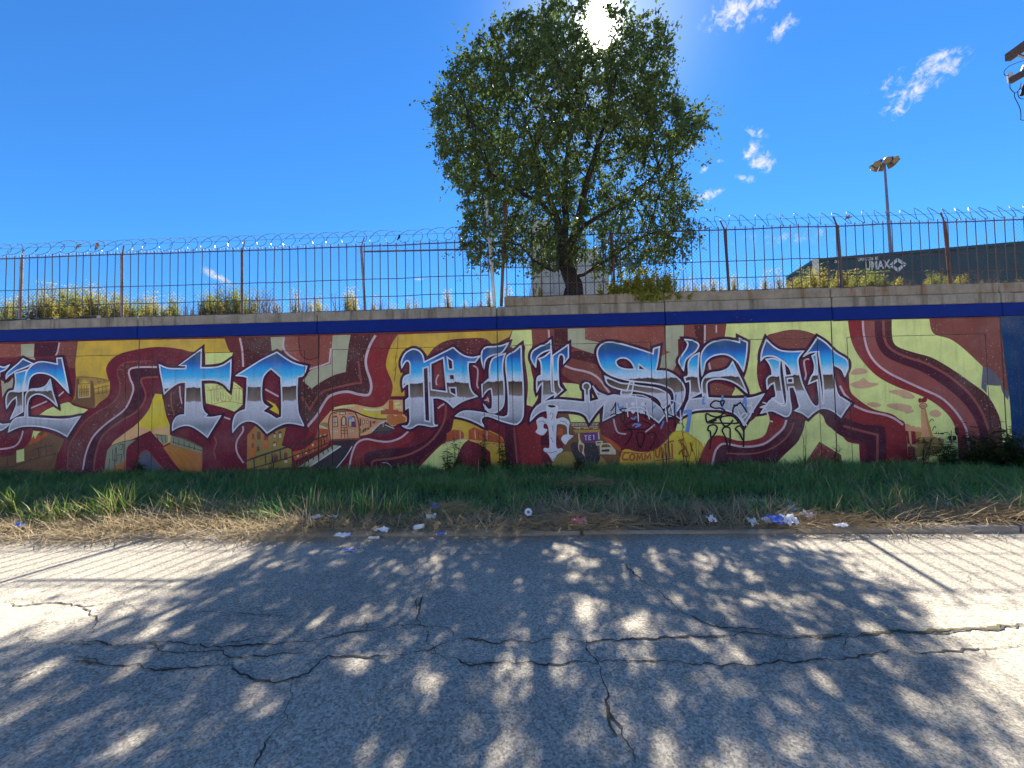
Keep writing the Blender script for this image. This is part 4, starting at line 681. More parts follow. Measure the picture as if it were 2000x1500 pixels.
# ------------------------------------------------------------------ fence
FY = 8.50
M_steel = mat('fence_steel', (.075, .065, .095), (.11, .065, .05), 7, rough=.55, metal=.35, spec=.4)
M_post = mat('galvanised_post', (.30, .26, .26), (.20, .11, .08), 5, rough=.55, metal=.3)
M_rust = mat('rusty_post', (.20, .085, .045), (.12, .06, .04), 9, rough=.8, bump=.3)
M_wire = mat('chain_wire', (.07, .075, .11), (.10, .10, .12), 9, rough=.5, metal=.4)
M_razor = mat('razor_wire', (.16, .16, .18), (.30, .30, .32), 30, rough=.28, metal=.9)
def zF(x, y): return at_Y(x, y, FY).z
Z_TOPL = zF(600, 485); Z_TOPR = zF(1640, 441)
def fence(name, label, xa, xb, zb, ztop, post_px, spacing, seed, arm=0.0):
    rnd = random.Random(seed)
    root = thing(name, ((xa+xb)/2, FY, zb), label, 'fence', 'security fence sections on top of the wall')
    h = ztop-zb
    n = int((xb-xa)/spacing)
    wob = lambda x: .012*fbm(x*.8, seed, 1)+.02*fbm(x*.25, seed, 7)
    for i in range(n+1):
        x = xa+(xb-xa)*i/n; ln = .018*rnd.uniform(-1, 1)
        obj('picket', *tube_vf([(x, FY-.02, zb-.03), (x+ln*.4, FY-.02+.01*rnd.uniform(-1, 1), zb+h*.5), (x+ln, FY-.02, ztop+.06+wob(x)+.012*rnd.uniform(-1, 1))], .0098, 4), M_steel, root)
    for z, r in ((ztop, .013), (zb+h*.50, .009), (zb+h*.235, .009), (zb+.05, .009)):
        pts = [(x, FY, z+wob(x)) for x in np.linspace(xa, xb, n+1)]
        obj('rail', *tube_vf(pts, r, 4), M_steel, root)
    for px, lean, m in post_px:
        X = at_Y(px, 520, FY).x
        po = obj('post', *tube_vf([(X, FY+.03, zb-.1), (X+lean*.5, FY+.03, zb+h*.5), (X+lean, FY+.03, ztop+.02)], .030, 8), m, root)
        obj('barb_arm', *tube_vf([(X+lean, FY+.03, ztop), (X+lean+.10+arm, FY-.02, ztop+.21)], .015, 5), m, po)
    # chain-link mesh
    P = .082; mb = MB()
    for s in (-1, 1):
        k0 = int((xa-h)/P)-1
        for k in range(k0, int((xb+h)/P)+2):
            x0 = k*P; x1 = x0+s*h
            z0, z1 = zb+.02, ztop+.05
            a, b = (x0, z0), (x1, z1)
            def clip(p, q):
                (xp, zp), (xq, zq) = p, q
                if xp < xa: t = (xa-xp)/(xq-xp) if xq != xp else 2; xp, zp = xa, zp+(zq-zp)*t
                elif xp > xb: t = (xb-xp)/(xq-xp) if xq != xp else 2; xp, zp = xb, zp+(zq-zp)*t
                return xp, zp
            if max(x0, x1) <= xa or min(x0, x1) >= xb: continue
            a2 = clip(a, b); b2 = clip(b, a)
            if abs(a2[0]-b2[0]) < .02: continue
            yy = FY+.012+s*.004
            mb.tube([(a2[0], yy, a2[1]), (b2[0], yy, b2[1])], .0021, 3, False)
    for k in range(int(xa/P)+1, int(xb/P)):
        x = k*P; mb.tube([(x-.02, FY+.012, ztop+.03), (x, FY+.012, ztop+.085), (x+.02, FY+.012, ztop+.03)], .0021, 3, False)
    mesh = mb.build('chain_link_mesh', M_wire, root); mesh['kind'] = 'stuff'
    return root
XB = at_Y(960, 530, FY).x; XC = at_Y(985, 530, FY).x
fl = fence('security_fence', 'left stretch of rusty chain link fence with bars, left of the tree', -15.5, XB-.06, Z_LT, Z_TOPL, [(-170, 0, M_post), (37, .03, M_post), (237, -.02, M_post), (471, 0, M_post), (712, -.09, M_post)], .187, 3)
fr = fence('security_fence', 'right stretch of chain link fence with bars, behind and right of the tree', XC+.05, 15.5, Z_UT, Z_TOPR, [(1200, -.03, M_rust), (1424, -.05, M_steel), (1645, -.04, M_steel), (1858, -.06, M_rust), (2090, 0, M_rust)], .193, 5, -.22)
# the loose pipe clamped across the left stretch
xa, xb = at_Y(712, 490, FY).x, at_Y(915, 490, FY).x
obj('loose_pipe_rail', *tube_vf([(xa, FY-.05, zF(712, 493)), (xb, FY-.05, zF(905, 489))], .020, 6), M_steel, fl)
# two odd posts where the stretches meet
def leaning(name, label, p0, p1, r, m, y):
    a, b = at_Y(*p0, y), at_Y(*p1, y); t = thing(name, a, label, 'post')
    pts = [a+(b-a)*f for f in (0, .33, .66, 1)]
    obj('pole', *tube_vf(pts, r, 8), m, t); obj('cap', *tube_vf([b+Vector((0, 0, -.01)), b+Vector((0, 0, .02))], r*1.25, 8), m, t); return t
M_white = mat('white_post_paint', (.62, .62, .62), (.45, .44, .42), 6, rough=.6)
leaning('fence_post', 'pale grey leaning post at the end of the left fence stretch', (966, 599), (951, 395), .038, M_white, 8.47)
leaning('fence_post', 'brown rusty post standing just right of the pale leaning post', (979, 598), (987, 400), .036, M_rust, 8.44)

# razor wire coils on the fence tops
def coil(label, xa, xb, z, pitch, a, r, seed):
    rnd = random.Random(seed); t_end = (xb-xa)/pitch*2*math.pi
    root = thing('razor_wire', (xa, FY, z), label, 'razor wire', 'razor wire coils along the fence tops')
    pts = []; n = int(t_end/(2*math.pi)*18)
    for i in range(n):
        t = t_end*i/n; k = t/(2*math.pi); j = fbm(k*.9, seed, 4)
        rr = r*(1+.16*fbm(k*.45, seed, 9)+.10*j)
        pts.append((xa+pitch*k+.12*j+a*math.sin(t), FY+.05+.11*math.sin(t+1.2), z+.03*fbm(k*.3, seed, 2)+rr*math.cos(t)))
    obj('coil', *tube_vf(pts, .0055, 4), M_razor, root)
    mb = MB()
    for i in range(0, n-1, 2):                                   # the barbs
        p = Vector(pts[i]); d = (Vector(pts[i+1])-p).normalized(); s = d.orthogonal().normalized()
        q = Vector((0, 1, 0)).cross(d)*.016
        mb.add([tuple(p-d*.014), tuple(p+q+Vector((0, .004, 0))), tuple(p+d*.014), tuple(p-q+Vector((0, .004, 0)))], [(0, 1, 2, 3)])
    mb.build('barbs', M_razor, root)['kind'] = 'stuff'
    zz = z+.02
    obj('tension_wire', *tube_vf([(x, FY+.05, zz+.012*fbm(x*.4, seed, 0)) for x in np.linspace(xa, xb, 30)], .0035, 4), M_wire, root)
coil('loose loops of razor wire over the left fence stretch', -15.4, at_Y(930, 470, FY).x, Z_TOPL+.235, .33, .185, .185, 4)
coil('tight slanting loops of razor wire over the right fence stretch', at_Y(1330, 430, FY).x, 15.4, Z_TOPR+.20, .285, .06, .175, 8)

# ------------------------------------------------------------------ far things: building block, container, light mast, utility pole
M_bld = mat('pale_concrete_block', (.46, .45, .44), (.36, .35, .34), 1.2, bump=.2, bscale=8, streak=(.4, (.22, .2, .18)))
by = 22.0
b0 = at_Y(1042, 590, by); b1 = at_Y(1192, 590, by); zt1 = at_Y(1060, 428, by).z
bld = thing('concrete_building', (b0.x, by, 4), 'pale grey concrete block building seen through the tree trunk branches', 'building')
zs = at_Y(1100, 488, by).z; zlow = at_Y(1195, 528, by).z
obj('tower_wall', *box_vf(b0.x, at_Y(1078, 500, by).x, by, by+6, 3.9, zt1), M_bld, bld)
xm = at_Y(1078, 500, by).x+.02; xr1 = at_Y(1165, 500, by).x
mbv = [(xm, by+.15, 3.9), (b1.x, by+.15, 3.9), (b1.x, by+.15, zlow), (xr1, by+.15, zs), (xm, by+.15, zs+.3)]
mbv += [(x, by+6, z) for x, y, z in mbv]
obj('sloped_wall', mbv, [(0, 1, 2, 3, 4), (9, 8, 7, 6, 5), (0, 5, 6, 1), (1, 6, 7, 2), (2, 7, 8, 3), (3, 8, 9, 4), (4, 9, 5, 0)], M_bld, bld)
M_joint = mat('panel_seam', (.20, .19, .18))
for k, z in enumerate(np.arange(4.6, zt1-.2, .95)):
    obj('seam', *box_vf(b0.x+.01, at_Y(1078, 500, by).x-.01, by-.012, by+.02, z, z+.035), M_joint, bld)

# container on the ground behind the fence
M_cont = mat('container_green', (.020, .048, .050), (.014, .036, .040), 2, rough=.5, spec=.5, streak=(.3, (.03, .035, .03)))
M_contw = mat('container_white', (.62, .62, .60), (.5, .5, .48), 5, rough=.6)
dA = 16.0
A = at_Y(1590, 505, dA); Bp = ray(2000, 470); Bp = EYE+Bp*((A.z-1.6)/Bp.z)
ux = Vector((Bp.x-A.x, Bp.y-A.y, 0)).normalized(); vx = Vector((-ux.y, ux.x, 0)); CLN, CW, CH = 16.15, 2.44, 2.9
cz = A.z-CH
cont = thing('shipping_container', (A.x, A.y, cz), 'long dark green shipping container with white letters behind the right fence', 'container')
def cp(u, v, z): return tuple(Vector((A.x, A.y, cz))+ux*u+vx*v+Vector((0, 0, z)))
def cbox(u0, u1, v0, v1, z0, z1):
    v = [cp(u, w, z) for z in (z0, z1) for w in (v0, v1) for u in (u0, u1)]
    return v, [(0, 2, 3, 1), (4, 5, 7, 6), (0, 1, 5, 4), (2, 6, 7, 3), (0, 4, 6, 2), (1, 3, 7, 5)]
def corrug(a, b, along, depth, m, name):
    n = int((b-a)/.14); v = []
    for i in range(n+1):
        t = a+(b-a)*i/n; d = depth*(1 if (i % 4) < 2 else 0)
        for z in (.16, CH-.12): v.append(cp(t, .03+d, z) if along == 'u' else cp(.03+d, t, z))
    return obj(name, v, [(2*i, 2*i+2, 2*i+3, 2*i+1) for i in range(n)], m, cont)
corrug(.16, CLN-.16, 'u', .035, M_cont, 'side_panel'); corrug(.16, CW-.16, 'v', .04, M_cont, 'end_panel')
obj('roof', *cbox(.02, CLN-.02, .02, CW-.02, CH-.12, CH-.05), M_cont, cont); obj('core', *cbox(.12, CLN-.05, .12, CW-.05, .1, CH-.14), M_cont, cont)
for u0, v0, m in ((0, 0, M_contw), (CLN-.16, 0, M_cont), (0, CW-.16, M_cont), (CLN-.16, CW-.16, M_cont)): obj('corner_post', *cbox(u0, u0+.16, v0, v0+.16, 0, CH), m, cont)
obj('top_rail', *cbox(.16, CLN-.16, 0, .1, CH-.12, CH-.01), M_cont, cont); obj('bottom_rail', *cbox(.16, CLN-.16, 0, .1, 0, .16), M_cont, cont); obj('end_header', *cbox(.0, .1, .16, CW-.16, CH-.12, CH-.01), M_cont, cont)
def px_on_cont(x, y):
    d = ray(x, y); o = Vector((A.x, A.y, 0)); n = Vector((vx.x, vx.y, 0))
    t = (o-Vector((EYE.x, EYE.y, 0))).dot(n)/d.dot(n); p = EYE+d*t
    return (p-Vector((A.x, A.y, p.z))).dot(ux), p.z-cz
def cont_text(s, p0, h, name, off=0.0, width=None):
    cu = bpy.data.curves.new('tmp_text', 'FONT'); cu.body = s; cu.size = h/.72; cu.offset = off; cu.resolution_u = 2
    o = bpy.data.objects.new('tmp_text', cu); COL.objects.link(o)
    me = bpy.data.meshes.new_from_object(o.evaluated_get(bpy.context.evaluated_depsgraph_get()))
    x_ = [v.co.x for v in me.vertices]; sx = width/(max(x_)-min(x_)) if width else 1
    V = [cp(p0[0]+v.co.x*sx, .018, p0[1]+v.co.y) for v in me.vertices]; Fc = [tuple(p.vertices) for p in me.polygons]
    bpy.data.objects.remove(o); bpy.data.meshes.remove(me)
    return obj(name, V, Fc, M_contw, cont)
u0, z0 = px_on_cont(1690, 527); u1, z1 = px_on_cont(1739, 512)
cont_text('UMAX', (u0, z0), .34, 'lettering', .016, u1-u0)
u0, z0 = px_on_cont(1676, 510); cont_text('UMXU 236180', (u0, z0), .14, 'serial_number', .004, px_on_cont(1716, 510)[0]-u0)
u0, z0 = px_on_cont(1648, 504); cont_text('4G', (u0-.0, z0-.02), .07, 'small_marking', .004); u0, z0 = px_on_cont(1630, 513); cont_text('53', (u0, z0), .16, 'length_marking', .006)
uc, zc = px_on_cont(1754, 517)
for k in range(4):                                                # diamond emblem of four strokes
    a0, a1 = math.pi/2*k, math.pi/2*(k+1); R1, R0 = .29, .135
    q = []
    for (R, t) in ((R1, .06), (R1, .94), (R0, .92), (R0, .08)):
        x = R*((1-t)*math.cos(a0)+t*math.cos(a1)); z = R*((1-t)*math.sin(a0)+t*math.sin(a1)); q.append(cp(uc+x*1.05, .016, zc+z))
    obj('diamond_emblem', q, [(3, 2, 1, 0)], M_contw, cont)
# high mast of lamps
M_mast = mat('mast_steel', (.20, .19, .24), (.16, .15, .19), 3, rough=.5, metal=.4); M_lamp = mat('lamp_housing', (.16, .14, .15), (.12, .11, .12), 5, rough=.5); M_lens = mat('lamp_lens', (.22, .18, .15), (.17, .14, .12), 8, rough=.3)
my = 30.0; top = at_Y(1727.5, 322, my); mast = thing('light_mast', (at_Y(1747, 560, my).x, my, 4.2), 'tall slim floodlight mast with a ring of lamp heads', 'light mast')
bx = at_Y(1747, 560, my)
obj('pole', *tube_vf([(bx.x, my, 4.0), (bx.x*.5+top.x*.5, my, (4+top.z)/2), tuple(top)], [.14, .11, .075], 10), M_mast, mast)
obj('ring', *tube_vf([(top.x+.50*math.cos(t), my+.50*math.sin(t), top.z+.25) for t in np.linspace(0, 2*math.pi, 17)], .05, 5, False), M_mast, mast)
mbs = MB()
for k in range(3): t = 2*math.pi*k/3; mbs.tube([(top.x, my, top.z), (top.x+.50*math.cos(t), my+.50*math.sin(t), top.z+.25)], .035, 5)
mbs.build('spokes', M_mast, mast)
for k in range(8):
    t = 2*math.pi*(k+.35)/8; c = Vector((top.x+.57*math.cos(t), my+.57*math.sin(t), top.z+.12)); dn = Vector((math.cos(t)*.75, math.sin(t)*.75, -.62)).normalized()
    head = obj('lamp_head', *tube_vf([c-dn*.34, c-dn*.22, c+dn*.05, c+dn*.22], [.07, .14, .20, .25], 10), M_lamp, mast)
    obj('lens', *tube_vf([c+dn*.222, c+dn*.235], [.235, .225], 10), M_lens, head)
# utility pole, mostly outside the frame on the right
M_wood = mat('pole_wood', (.13, .085, .075), (.09, .06, .055), 8, bump=.4, stretch=(6, 6, .6)); M_ins = mat('porcelain', (.55, .55, .58), (.45, .45, .5), 8, rough=.3); M_cable = mat('cable_black', (.03, .03, .04))
uy = 9.2; a1 = at_Y(1968, 113, uy); a2 = ray(2062, 46); a2 = EYE+a2*((a1.z-EYE.z)/a2.z); pu = (a1*.35+a2*.65)+Vector((.16, 0, 0))
up = thing('utility_pole', (pu.x, pu.y, 3.4), 'wooden utility pole with crossarm and hanging wires at the right edge', 'utility pole')
obj('pole', *tube_vf([(pu.x, pu.y, 3.3), (pu.x, pu.y, 8), (pu.x, pu.y, pu.z+1.2)], [.17, .15, .12], 10), M_wood, up)
d = (a2-a1).normalized(); s = d.cross(Vector((0, 0, 1))).normalized()*.055; h = Vector((0, 0, .075))
def bar(a, b, hw, hh):
    d = (b-a).normalized(); s = d.cross(Vector((0, 0, 1))).normalized()*hw; u = s.cross(d).normalized()*hh
    return [tuple(p+i*s+j*u) for p in (a, b) for i, j in ((-1, -1), (1, -1), (1, 1), (-1, 1))], [(0, 1, 2, 3)[::-1], (4, 5, 6, 7), (0, 1, 5, 4), (1, 2, 6, 5), (2, 3, 7, 6), (3, 0, 4, 7)]
arm = obj('crossarm', *bar(a1, a2, .06, .085), M_wood, up)
obj('bolt', *tube_vf([a1+Vector((.03, 0, .07)), a1+Vector((.03, 0, .13))], .025, 6), M_mast, arm)
c1 = at_Y(1973, 158, uy); c2 = Vector((pu.x, pu.y+.1, c1.z+.02))
obj('lower_bracket', *bar(c1, c2, .05, .06), M_wood, up)
obj('cutout_fuse', *tube_vf([at_Y(1972, 143, uy), at_Y(1975, 160, uy)], [.05, .06], 8), M_ins, up)
obj('insulator', *tube_vf([at_Y(1990, 150, uy-.1), at_Y(1998, 138, uy-.1), at_Y(2003, 128, uy-.1)], [.05, .035, .05], 8), M_ins, up)
obj('brace', *bar(at_Y(1973, 155, uy), at_Y(2000, 138, uy-.2), .02, .025), M_wood, up); obj('arrester', *tube_vf([at_Y(1997, 185, uy-.1), at_Y(2003, 165, uy-.1)], .045, 8), M_cable, up); obj('arm_brace', *bar(at_Y(1990, 108, uy-.3), at_Y(2040, 125, uy-.85), .02, .02), M_wood, up)
for pts in ("2000,118 1985,123 1970,130 1961,140 1963,147 1970,147", "1973,162 1973,172 1980,180 1985,181 1992,172 1994,162", "1985,181 1996,170 2003,165", "1988,178 1989,188 1995,193 2006,192", "1981,182 1982,190 1988,202 1993,215 1994,228 1994,234 2004,235"):
    P = [tuple(map(float, q.split(','))) for q in pts.split()]
    sm = smooth([(x, y, False) for x, y in P], False, 5)
    obj('hanging_wire', *tube_vf([at_Y(x, y, uy-.05) for x, y in sm], .007, 5), M_cable, up)

# ------------------------------------------------------------------ the tree
M_bark = mat('bark', (.040, .030, .024), (.016, .012, .010), 14, bump=.9, bscale=30, stretch=(1, 1, .35))
M_leaf = mat('elm_leaf', (.055, .105, .032), (.125, .150, .040), attr='rnd', rough=.55, transl=.5, spec=.35)
TY = 9.1
OUTLINE = [(846, 200), (858, 160), (880, 125), (915, 100), (940, 65), (985, 30), (1045, 15), (1085, 6), (1140, 0), (1200, 8), (1262, 30), (1305, 45), (1318, 100), (1316, 145), (1296, 172), (1350, 195), (1385, 215), (1375, 250),
           (1365, 275), (1330, 300), (1325, 340), (1345, 370), (1367, 400), (1340, 425), (1385, 460), (1395, 488), (1365, 512), (1320, 520), (1270, 530), (1200, 535), (1130, 520), (1060, 530), (1000, 520), (950, 528), (918, 510), (893, 465), (908, 430), (903, 400), (888, 360), (868, 330), (860, 300), (852, 265), (846, 235)]
OL = np.array(OUTLINE, float)
CAM = np.array([[*RT], [*UP], [*FW]])
def project(P):
    q = (np.asarray(P)-np.array(EYE))@CAM.T
    return np.c_[1000+FPX*q[:, 0]/q[:, 2], 750-FPX*q[:, 1]/q[:, 2]]
def inside(pts):
    x, y = pts[:, 0], pts[:, 1]; r = np.zeros(len(x), bool); n = len(OL)
    for i in range(n):
        (x1, y1), (x2, y2) = OL[i], OL[i-1]
        c = ((y1 > y) != (y2 > y)) & (x < (x2-x1)*(y-y1)/(y2-y1+1e-12)+x1); r ^= c
    return r
def build_tree():
    rng = np.random.default_rng(5)
    base = np.array(at_Y(1118, 574, TY-.35)); base[2] = Z_UT-.06
    C = np.array([at_Y(1112, 300, TY).x, TY, 7.25]); R = np.array([3.5, 2.9, 3.55])
    Q = rng.uniform(-1, 1, (26000, 3)); Q = Q[(Q**2).sum(1) < 1]; Q = C+Q*R
    Q = Q[Q[:, 2] > Z_UT+.55]
    Q = Q[inside(project(Q))]
    dens = np.array([noise.fractal(Vector(q*.62)+Vector((3.1, 0, 0)), 1, 2, 3) for q in Q])
    rr = np.sqrt((((Q-C)/R)**2).sum(1))
    lowcentre = (Q[:, 2] < 6.4) & (rr < .8)
    keep = (dens > -.22-.25*(rr > .72)) & (rng.random(len(Q)) < np.where(rr > .55, 1, .62)) & (rng.random(len(Q)) < np.where(lowcentre, .32, 1))
    # the gap in the leaves that lets the sun through
    s = np.array(SUN); q = Q-np.array(EYE); t = q@s; d = np.linalg.norm(q-np.outer(t, s), axis=1)
    keep &= d > .34
    A = Q[keep][:3000]
    # hand-set lower trunk and limbs (photo points), then grow towards the crown points
    def P(x, y, dy=0): return np.array(at_Y(x, y, TY-.35+dy))
    limbs = [[base, P(1122, 555), P(1116, 540), P(1108, 522), P(1100, 500), P(1100, 478)],
             [P(1100, 478), P(1092, 440, .1), P(1078, 400, .2), P(1066, 360, .3), P(1050, 320, .3)], [P(1100, 478), P(1104, 430, .3), P(1103, 380, .5), P(1105, 330, .6), P(1112, 270, .7)],
             [P(1105, 505), P(1118, 470, 0), P(1132, 420, -.1), P(1142, 370, -.2), P(1160, 310, -.3), P(1178, 250, -.3)], [P(1104, 515), P(1082, 528, -.2), P(1062, 522, -.4), P(1042, 508, -.5), P(1015, 478, -.5)],
             [P(1116, 545), P(1140, 535, -.1), P(1165, 520, -.2), P(1200, 500, -.3), P(1240, 470, -.4), P(1290, 450, -.5)], [P(1118, 470), P(1140, 440, .3), P(1185, 415, .5), P(1235, 385, .6), P(1290, 330, .7)], [P(1092, 440, .1), P(1060, 400, -.4), P(1010, 370, -.7), P(960, 340, -.9)]]
    N = [base]; par = [-1]; LIMBN = []
    def near(p):
        return int(np.argmin(np.linalg.norm(np.array(N)-p, axis=1)))
    for L in limbs:
        prev = near(L[0]); n0 = len(N)
        for a, b in zip(L, L[1:]):
            k = max(1, int(np.linalg.norm(b-a)/.2))
            for i in range(1, k+1):
                N.append(a+(b-a)*i/k+rng.normal(0, .012, 3)); par.append(prev); prev = len(N)-1
        LIMBN.append((n0, len(N)))
    dist = np.full(len(A), 1e9); idx = np.zeros(len(A), int)
    def update(start):
        nonlocal dist, idx
        M = np.linalg.norm(A[:, None, :]-np.array(N[start:])[None], axis=2); j = M.argmin(1); m = M[np.arange(len(A)), j]
        b = m < dist; dist[b] = m[b]; idx[b] = j[b]+start
    update(0); alive = np.ones(len(A), bool); STEP = .15
    for it in range(170):
        act = alive & (dist < 3.2)
        if not act.any(): break
        start = len(N); groups = {}
        for i in np.nonzero(act)[0]: groups.setdefault(idx[i], []).append(i)
        for n, g in groups.items():
            v = A[g]-N[n]; v = v/np.linalg.norm(v, axis=1)[:, None]; v = v.mean(0)+rng.normal(0, .12, 3)+np.array([0, 0, .05]); v /= np.linalg.norm(v)
            N.append(N[n]+v*STEP); par.append(n)
        update(start); alive &= dist > .20
        if len(N) > 16000: break
    N = np.array(N); n = len(N); par = np.array(par)
    w = np.zeros(n); ch = np.zeros(n, int)
    for i in range(n-1, 0, -1):
        if ch[i] == 0: w[i] = .0055**2.35
        w[par[i]] += w[i]; ch[par[i]] += 1
    r = np.maximum(w, 1e-12)**(1/2.35); r[0] = r[1]
    h = N[:, 2]-base[2]
    nl = LIMBN
    floor_r = np.zeros(n)
    for li, (a, b) in enumerate(nl):
        k = b-a; t = np.linspace(0, 1, k) if k > 1 else np.zeros(1)
        r0, r1 = [(.19, .16), (.095, .04), (.09, .04), (.10, .04), (.042, .018), (.04, .018), (.05, .02), (.048, .02)][li]
        floor_r[a:b] = r0+(r1-r0)*t
    r = np.minimum(np.maximum(r*1.1, floor_r), np.where(floor_r > 0, floor_r*1.25, .06)); r[0] = .22
    tr = np.arange(n) < nl[0][1]
    r = np.where(tr, r*(1+.22*np.exp(-((h-.22)/.22)**2)), r)
    # branch mesh: every segment a tapered tube
    kids = [[] for _ in range(n)]
    for i in range(1, n): kids[par[i]].append(i)
    mb = MB(); done = set(); stack = [(0, k) for k in kids[0]]
    while stack:
        a, b = stack.pop(); path = [a, b]
        while kids[path[-1]]:
            ks = sorted(kids[path[-1]], key=lambda k: -r[k])
            for k in ks[1:]: stack.append((path[-1], k))
            path.append(ks[0])
        rs = [min(r[path[1]]*1.15, r[path[0]])]+[r[p] for p in path[1:]]
        mb.tube([N[p] for p in path], [max(.004, q) for q in rs], 9 if rs[0] > .1 else (6 if rs[0] > .03 else 4), False)
    tree = thing('elm_tree', tuple(base), 'large dark leafy tree growing on top of the wall in front of the sun', 'tree')
    obj('trunk', mb.v, mb.f, M_bark, tree, smooth=True)
    # leaves: sprays on the thin twigs
    thin = np.nonzero((r < .02) & (h > .55) & (floor_r == 0))[0]
    Vv = []; At = []
    TW = []
    for i in thin:
        d0 = N[i]-N[par[i]]; d0 /= np.linalg.norm(d0)+1e-9
        tip = ch[i] == 0
        for _ in range(3 if tip else 1):
            TW.append((N[i], d0, tip))
    P0 = np.array([t[0] for t in TW]); D0 = np.array([t[1] for t in TW]); nT = len(TW)
    D1 = D0+rng.normal(0, .55, (nT, 3))+np.array([0, 0, -.12]); D1 /= np.linalg.norm(D1, axis=1)[:, None]
    Ln = rng.uniform(.18, .42, nT)
    rr0 = np.sqrt((((P0-C)/R)**2).sum(1)); Ln = np.where((rr0 > .8) & (rng.random(nT) < .5), Ln*1.7, Ln)
    K = 21
    cluster = np.array([noise.noise(Vector(p*1.3)) for p in P0])
    for k in range(K):
        f = (k+rng.random(nT))/K
        c = P0+D1*(Ln*f)[:, None]+np.array([0, 0, -1])*(.05*f**2)[:, None]+rng.normal(0, .022, (nT, 3))
        ax = D1*.5+rng.normal(0, .55, (nT, 3))+np.array([0, 0, -.25]); ax /= np.linalg.norm(ax, axis=1)[:, None]
        sd = np.cross(ax, rng.normal(0, .5, (nT, 3))+np.array([0, 0, 1.0])); sd /= np.linalg.norm(sd, axis=1)[:, None]+1e-9
        nr = np.cross(sd, ax)
        l = rng.uniform(.042, .095, nT)[:, None]; wd = l*rng.uniform(.26, .36, nT)[:, None]
        v = np.stack([c, c+ax*l*.5+sd*wd+nr*wd*.35, c+ax*l, c+ax*l*.5-sd*wd+nr*wd*.35], 1)
        pr = project(c); ok = inside(pr) | (rng.random(nT) < .5)
        q = c-np.array(EYE); t = q@s; dd = np.linalg.norm(q-np.outer(t, s), axis=1); ok &= dd > .22
        a = np.clip(.42+.45*cluster+rng.normal(0, .2, nT), 0, 1)
        Vv.append(v[ok].reshape(-1, 3)); At.append(np.repeat(a[ok], 4))
    V = np.concatenate(Vv); At = np.concatenate(At); m = len(V)//4
    F4 = np.arange(m*4).reshape(m, 4); Fc = np.concatenate([F4[:, [0, 1, 2]], F4[:, [0, 2, 3]]])
    obj('crown', V, Fc, M_leaf, tree, attr=At)
    print('TREE', n, m, flush=True)
build_tree()

# ------------------------------------------------------------------ plants
def leafy(name, label, cat, loc, h, nst, spread, m_leaf, m_stem, leaf_len, leaf_w, nleaf, seed, group=None, droop=.3, plume=0, up=.35, basew=(.03, .03)):
    """a plant of several stems with narrow leaves; its parts are stems and foliage"""
    rng = np.random.default_rng(seed); root = thing(name, loc, label, cat, group); L = np.array(loc)
    mb = MB(); LV = []; LA = []
    for s in range(nst):
        th = rng.uniform(0, 2*math.pi); lean = rng.uniform(.05, 1)*spread; hh = h*rng.uniform(.62, 1.05)
        bo = np.array([rng.normal(0, basew[0]), rng.normal(0, basew[1]), 0])
        p = [L+bo+np.array([math.cos(th)*lean*t**1.4*hh+.03*rng.normal()*t, math.sin(th)*lean*t**1.4*hh, hh*t]) for t in (0, .3, .6, .85, 1)]
        p[0] = p[0]+np.array([0, 0, -.03])
        mb.tube(p, [.007, .006, .0045, .003, .002], 4, False)
        pp = np.array(p); tt = np.linspace(0, 1, 5); a0 = rng.uniform(.1, .9)
        for k in range(nleaf):
            t = rng.uniform(.12, 1.0); c = np.array([np.interp(t, (0, .3, .6, .85, 1), pp[:, i]) for i in range(3)])
            an = rng.uniform(0, 2*math.pi); ax = np.array([math.cos(an), math.sin(an), rng.uniform(-droop, up)]); ax /= np.linalg.norm(ax)
            if t > 1-plume*.35: c = c+rng.normal(0, .04, 3)
            l = leaf_len*rng.uniform(.5, 1.15)*(1.15-.6*t); w = leaf_w*rng.uniform(.7, 1.2)*(1.1-.5*t)
            sd = np.cross(ax, [0, 0, 1.0]); sd /= np.linalg.norm(sd); tip = c+ax*l+np.array([0, 0, -droop*l*.6])
            mid = c+ax*l*.5
            LV += [c, mid+sd*w, tip, mid-sd*w]; a = float(np.clip(a0*.6+.4*t+rng.normal(0, .15), 0, 1)); LA += [a]*4
    mb.build('stems', m_stem, root)
    F4 = np.arange(len(LV)).reshape(-1, 4)
    obj('foliage', np.array(LV), np.concatenate([F4[:, [0, 1, 2]], F4[:, [0, 2, 3]]]), m_leaf, root, attr=LA)
    return root
M_gold = mat('goldenrod_leaf', (.24, .26, .04), (.56, .46, .07), attr='rnd', rough=.7, transl=.5)
M_weedg = mat('weed_leaf', (.13, .18, .035), (.30, .31, .07), attr='rnd', rough=.7, transl=.5)
M_dry = mat('dry_weed', (.22, .16, .10), (.36, .26, .16), attr='rnd', rough=.8, transl=.35)
M_stem = mat('weed_stem', (.16, .12, .05), (.10, .08, .04), 20); M_stemd = mat('dark_stem', (.035, .03, .02), (.05, .04, .03), 20)
M_dark = mat('wall_weed_leaf', (.035, .065, .016), (.07, .11, .03), attr='rnd', rough=.6, transl=.3)
protos = {}
for kind, (ml, hh, nst, sp, ll, lw, nl, pl) in {'gold': (M_gold, 1.0, 9, .22, .12, .016, 60, 1), 'green': (M_weedg, .95, 9, .3, .14, .02, 55, .6), 'dry': (M_dry, .95, 7, .35, .06, .007, 40, 1)}.items():
    protos[kind] = [leafy('weed', 'x', 'weed', (0, 0, 0), hh, nst, sp, ml, M_stem, ll, lw, nl, 100+7*k+len(kind), None, .3, pl) for k in range(4)]
rw = random.Random(21)
used = set()
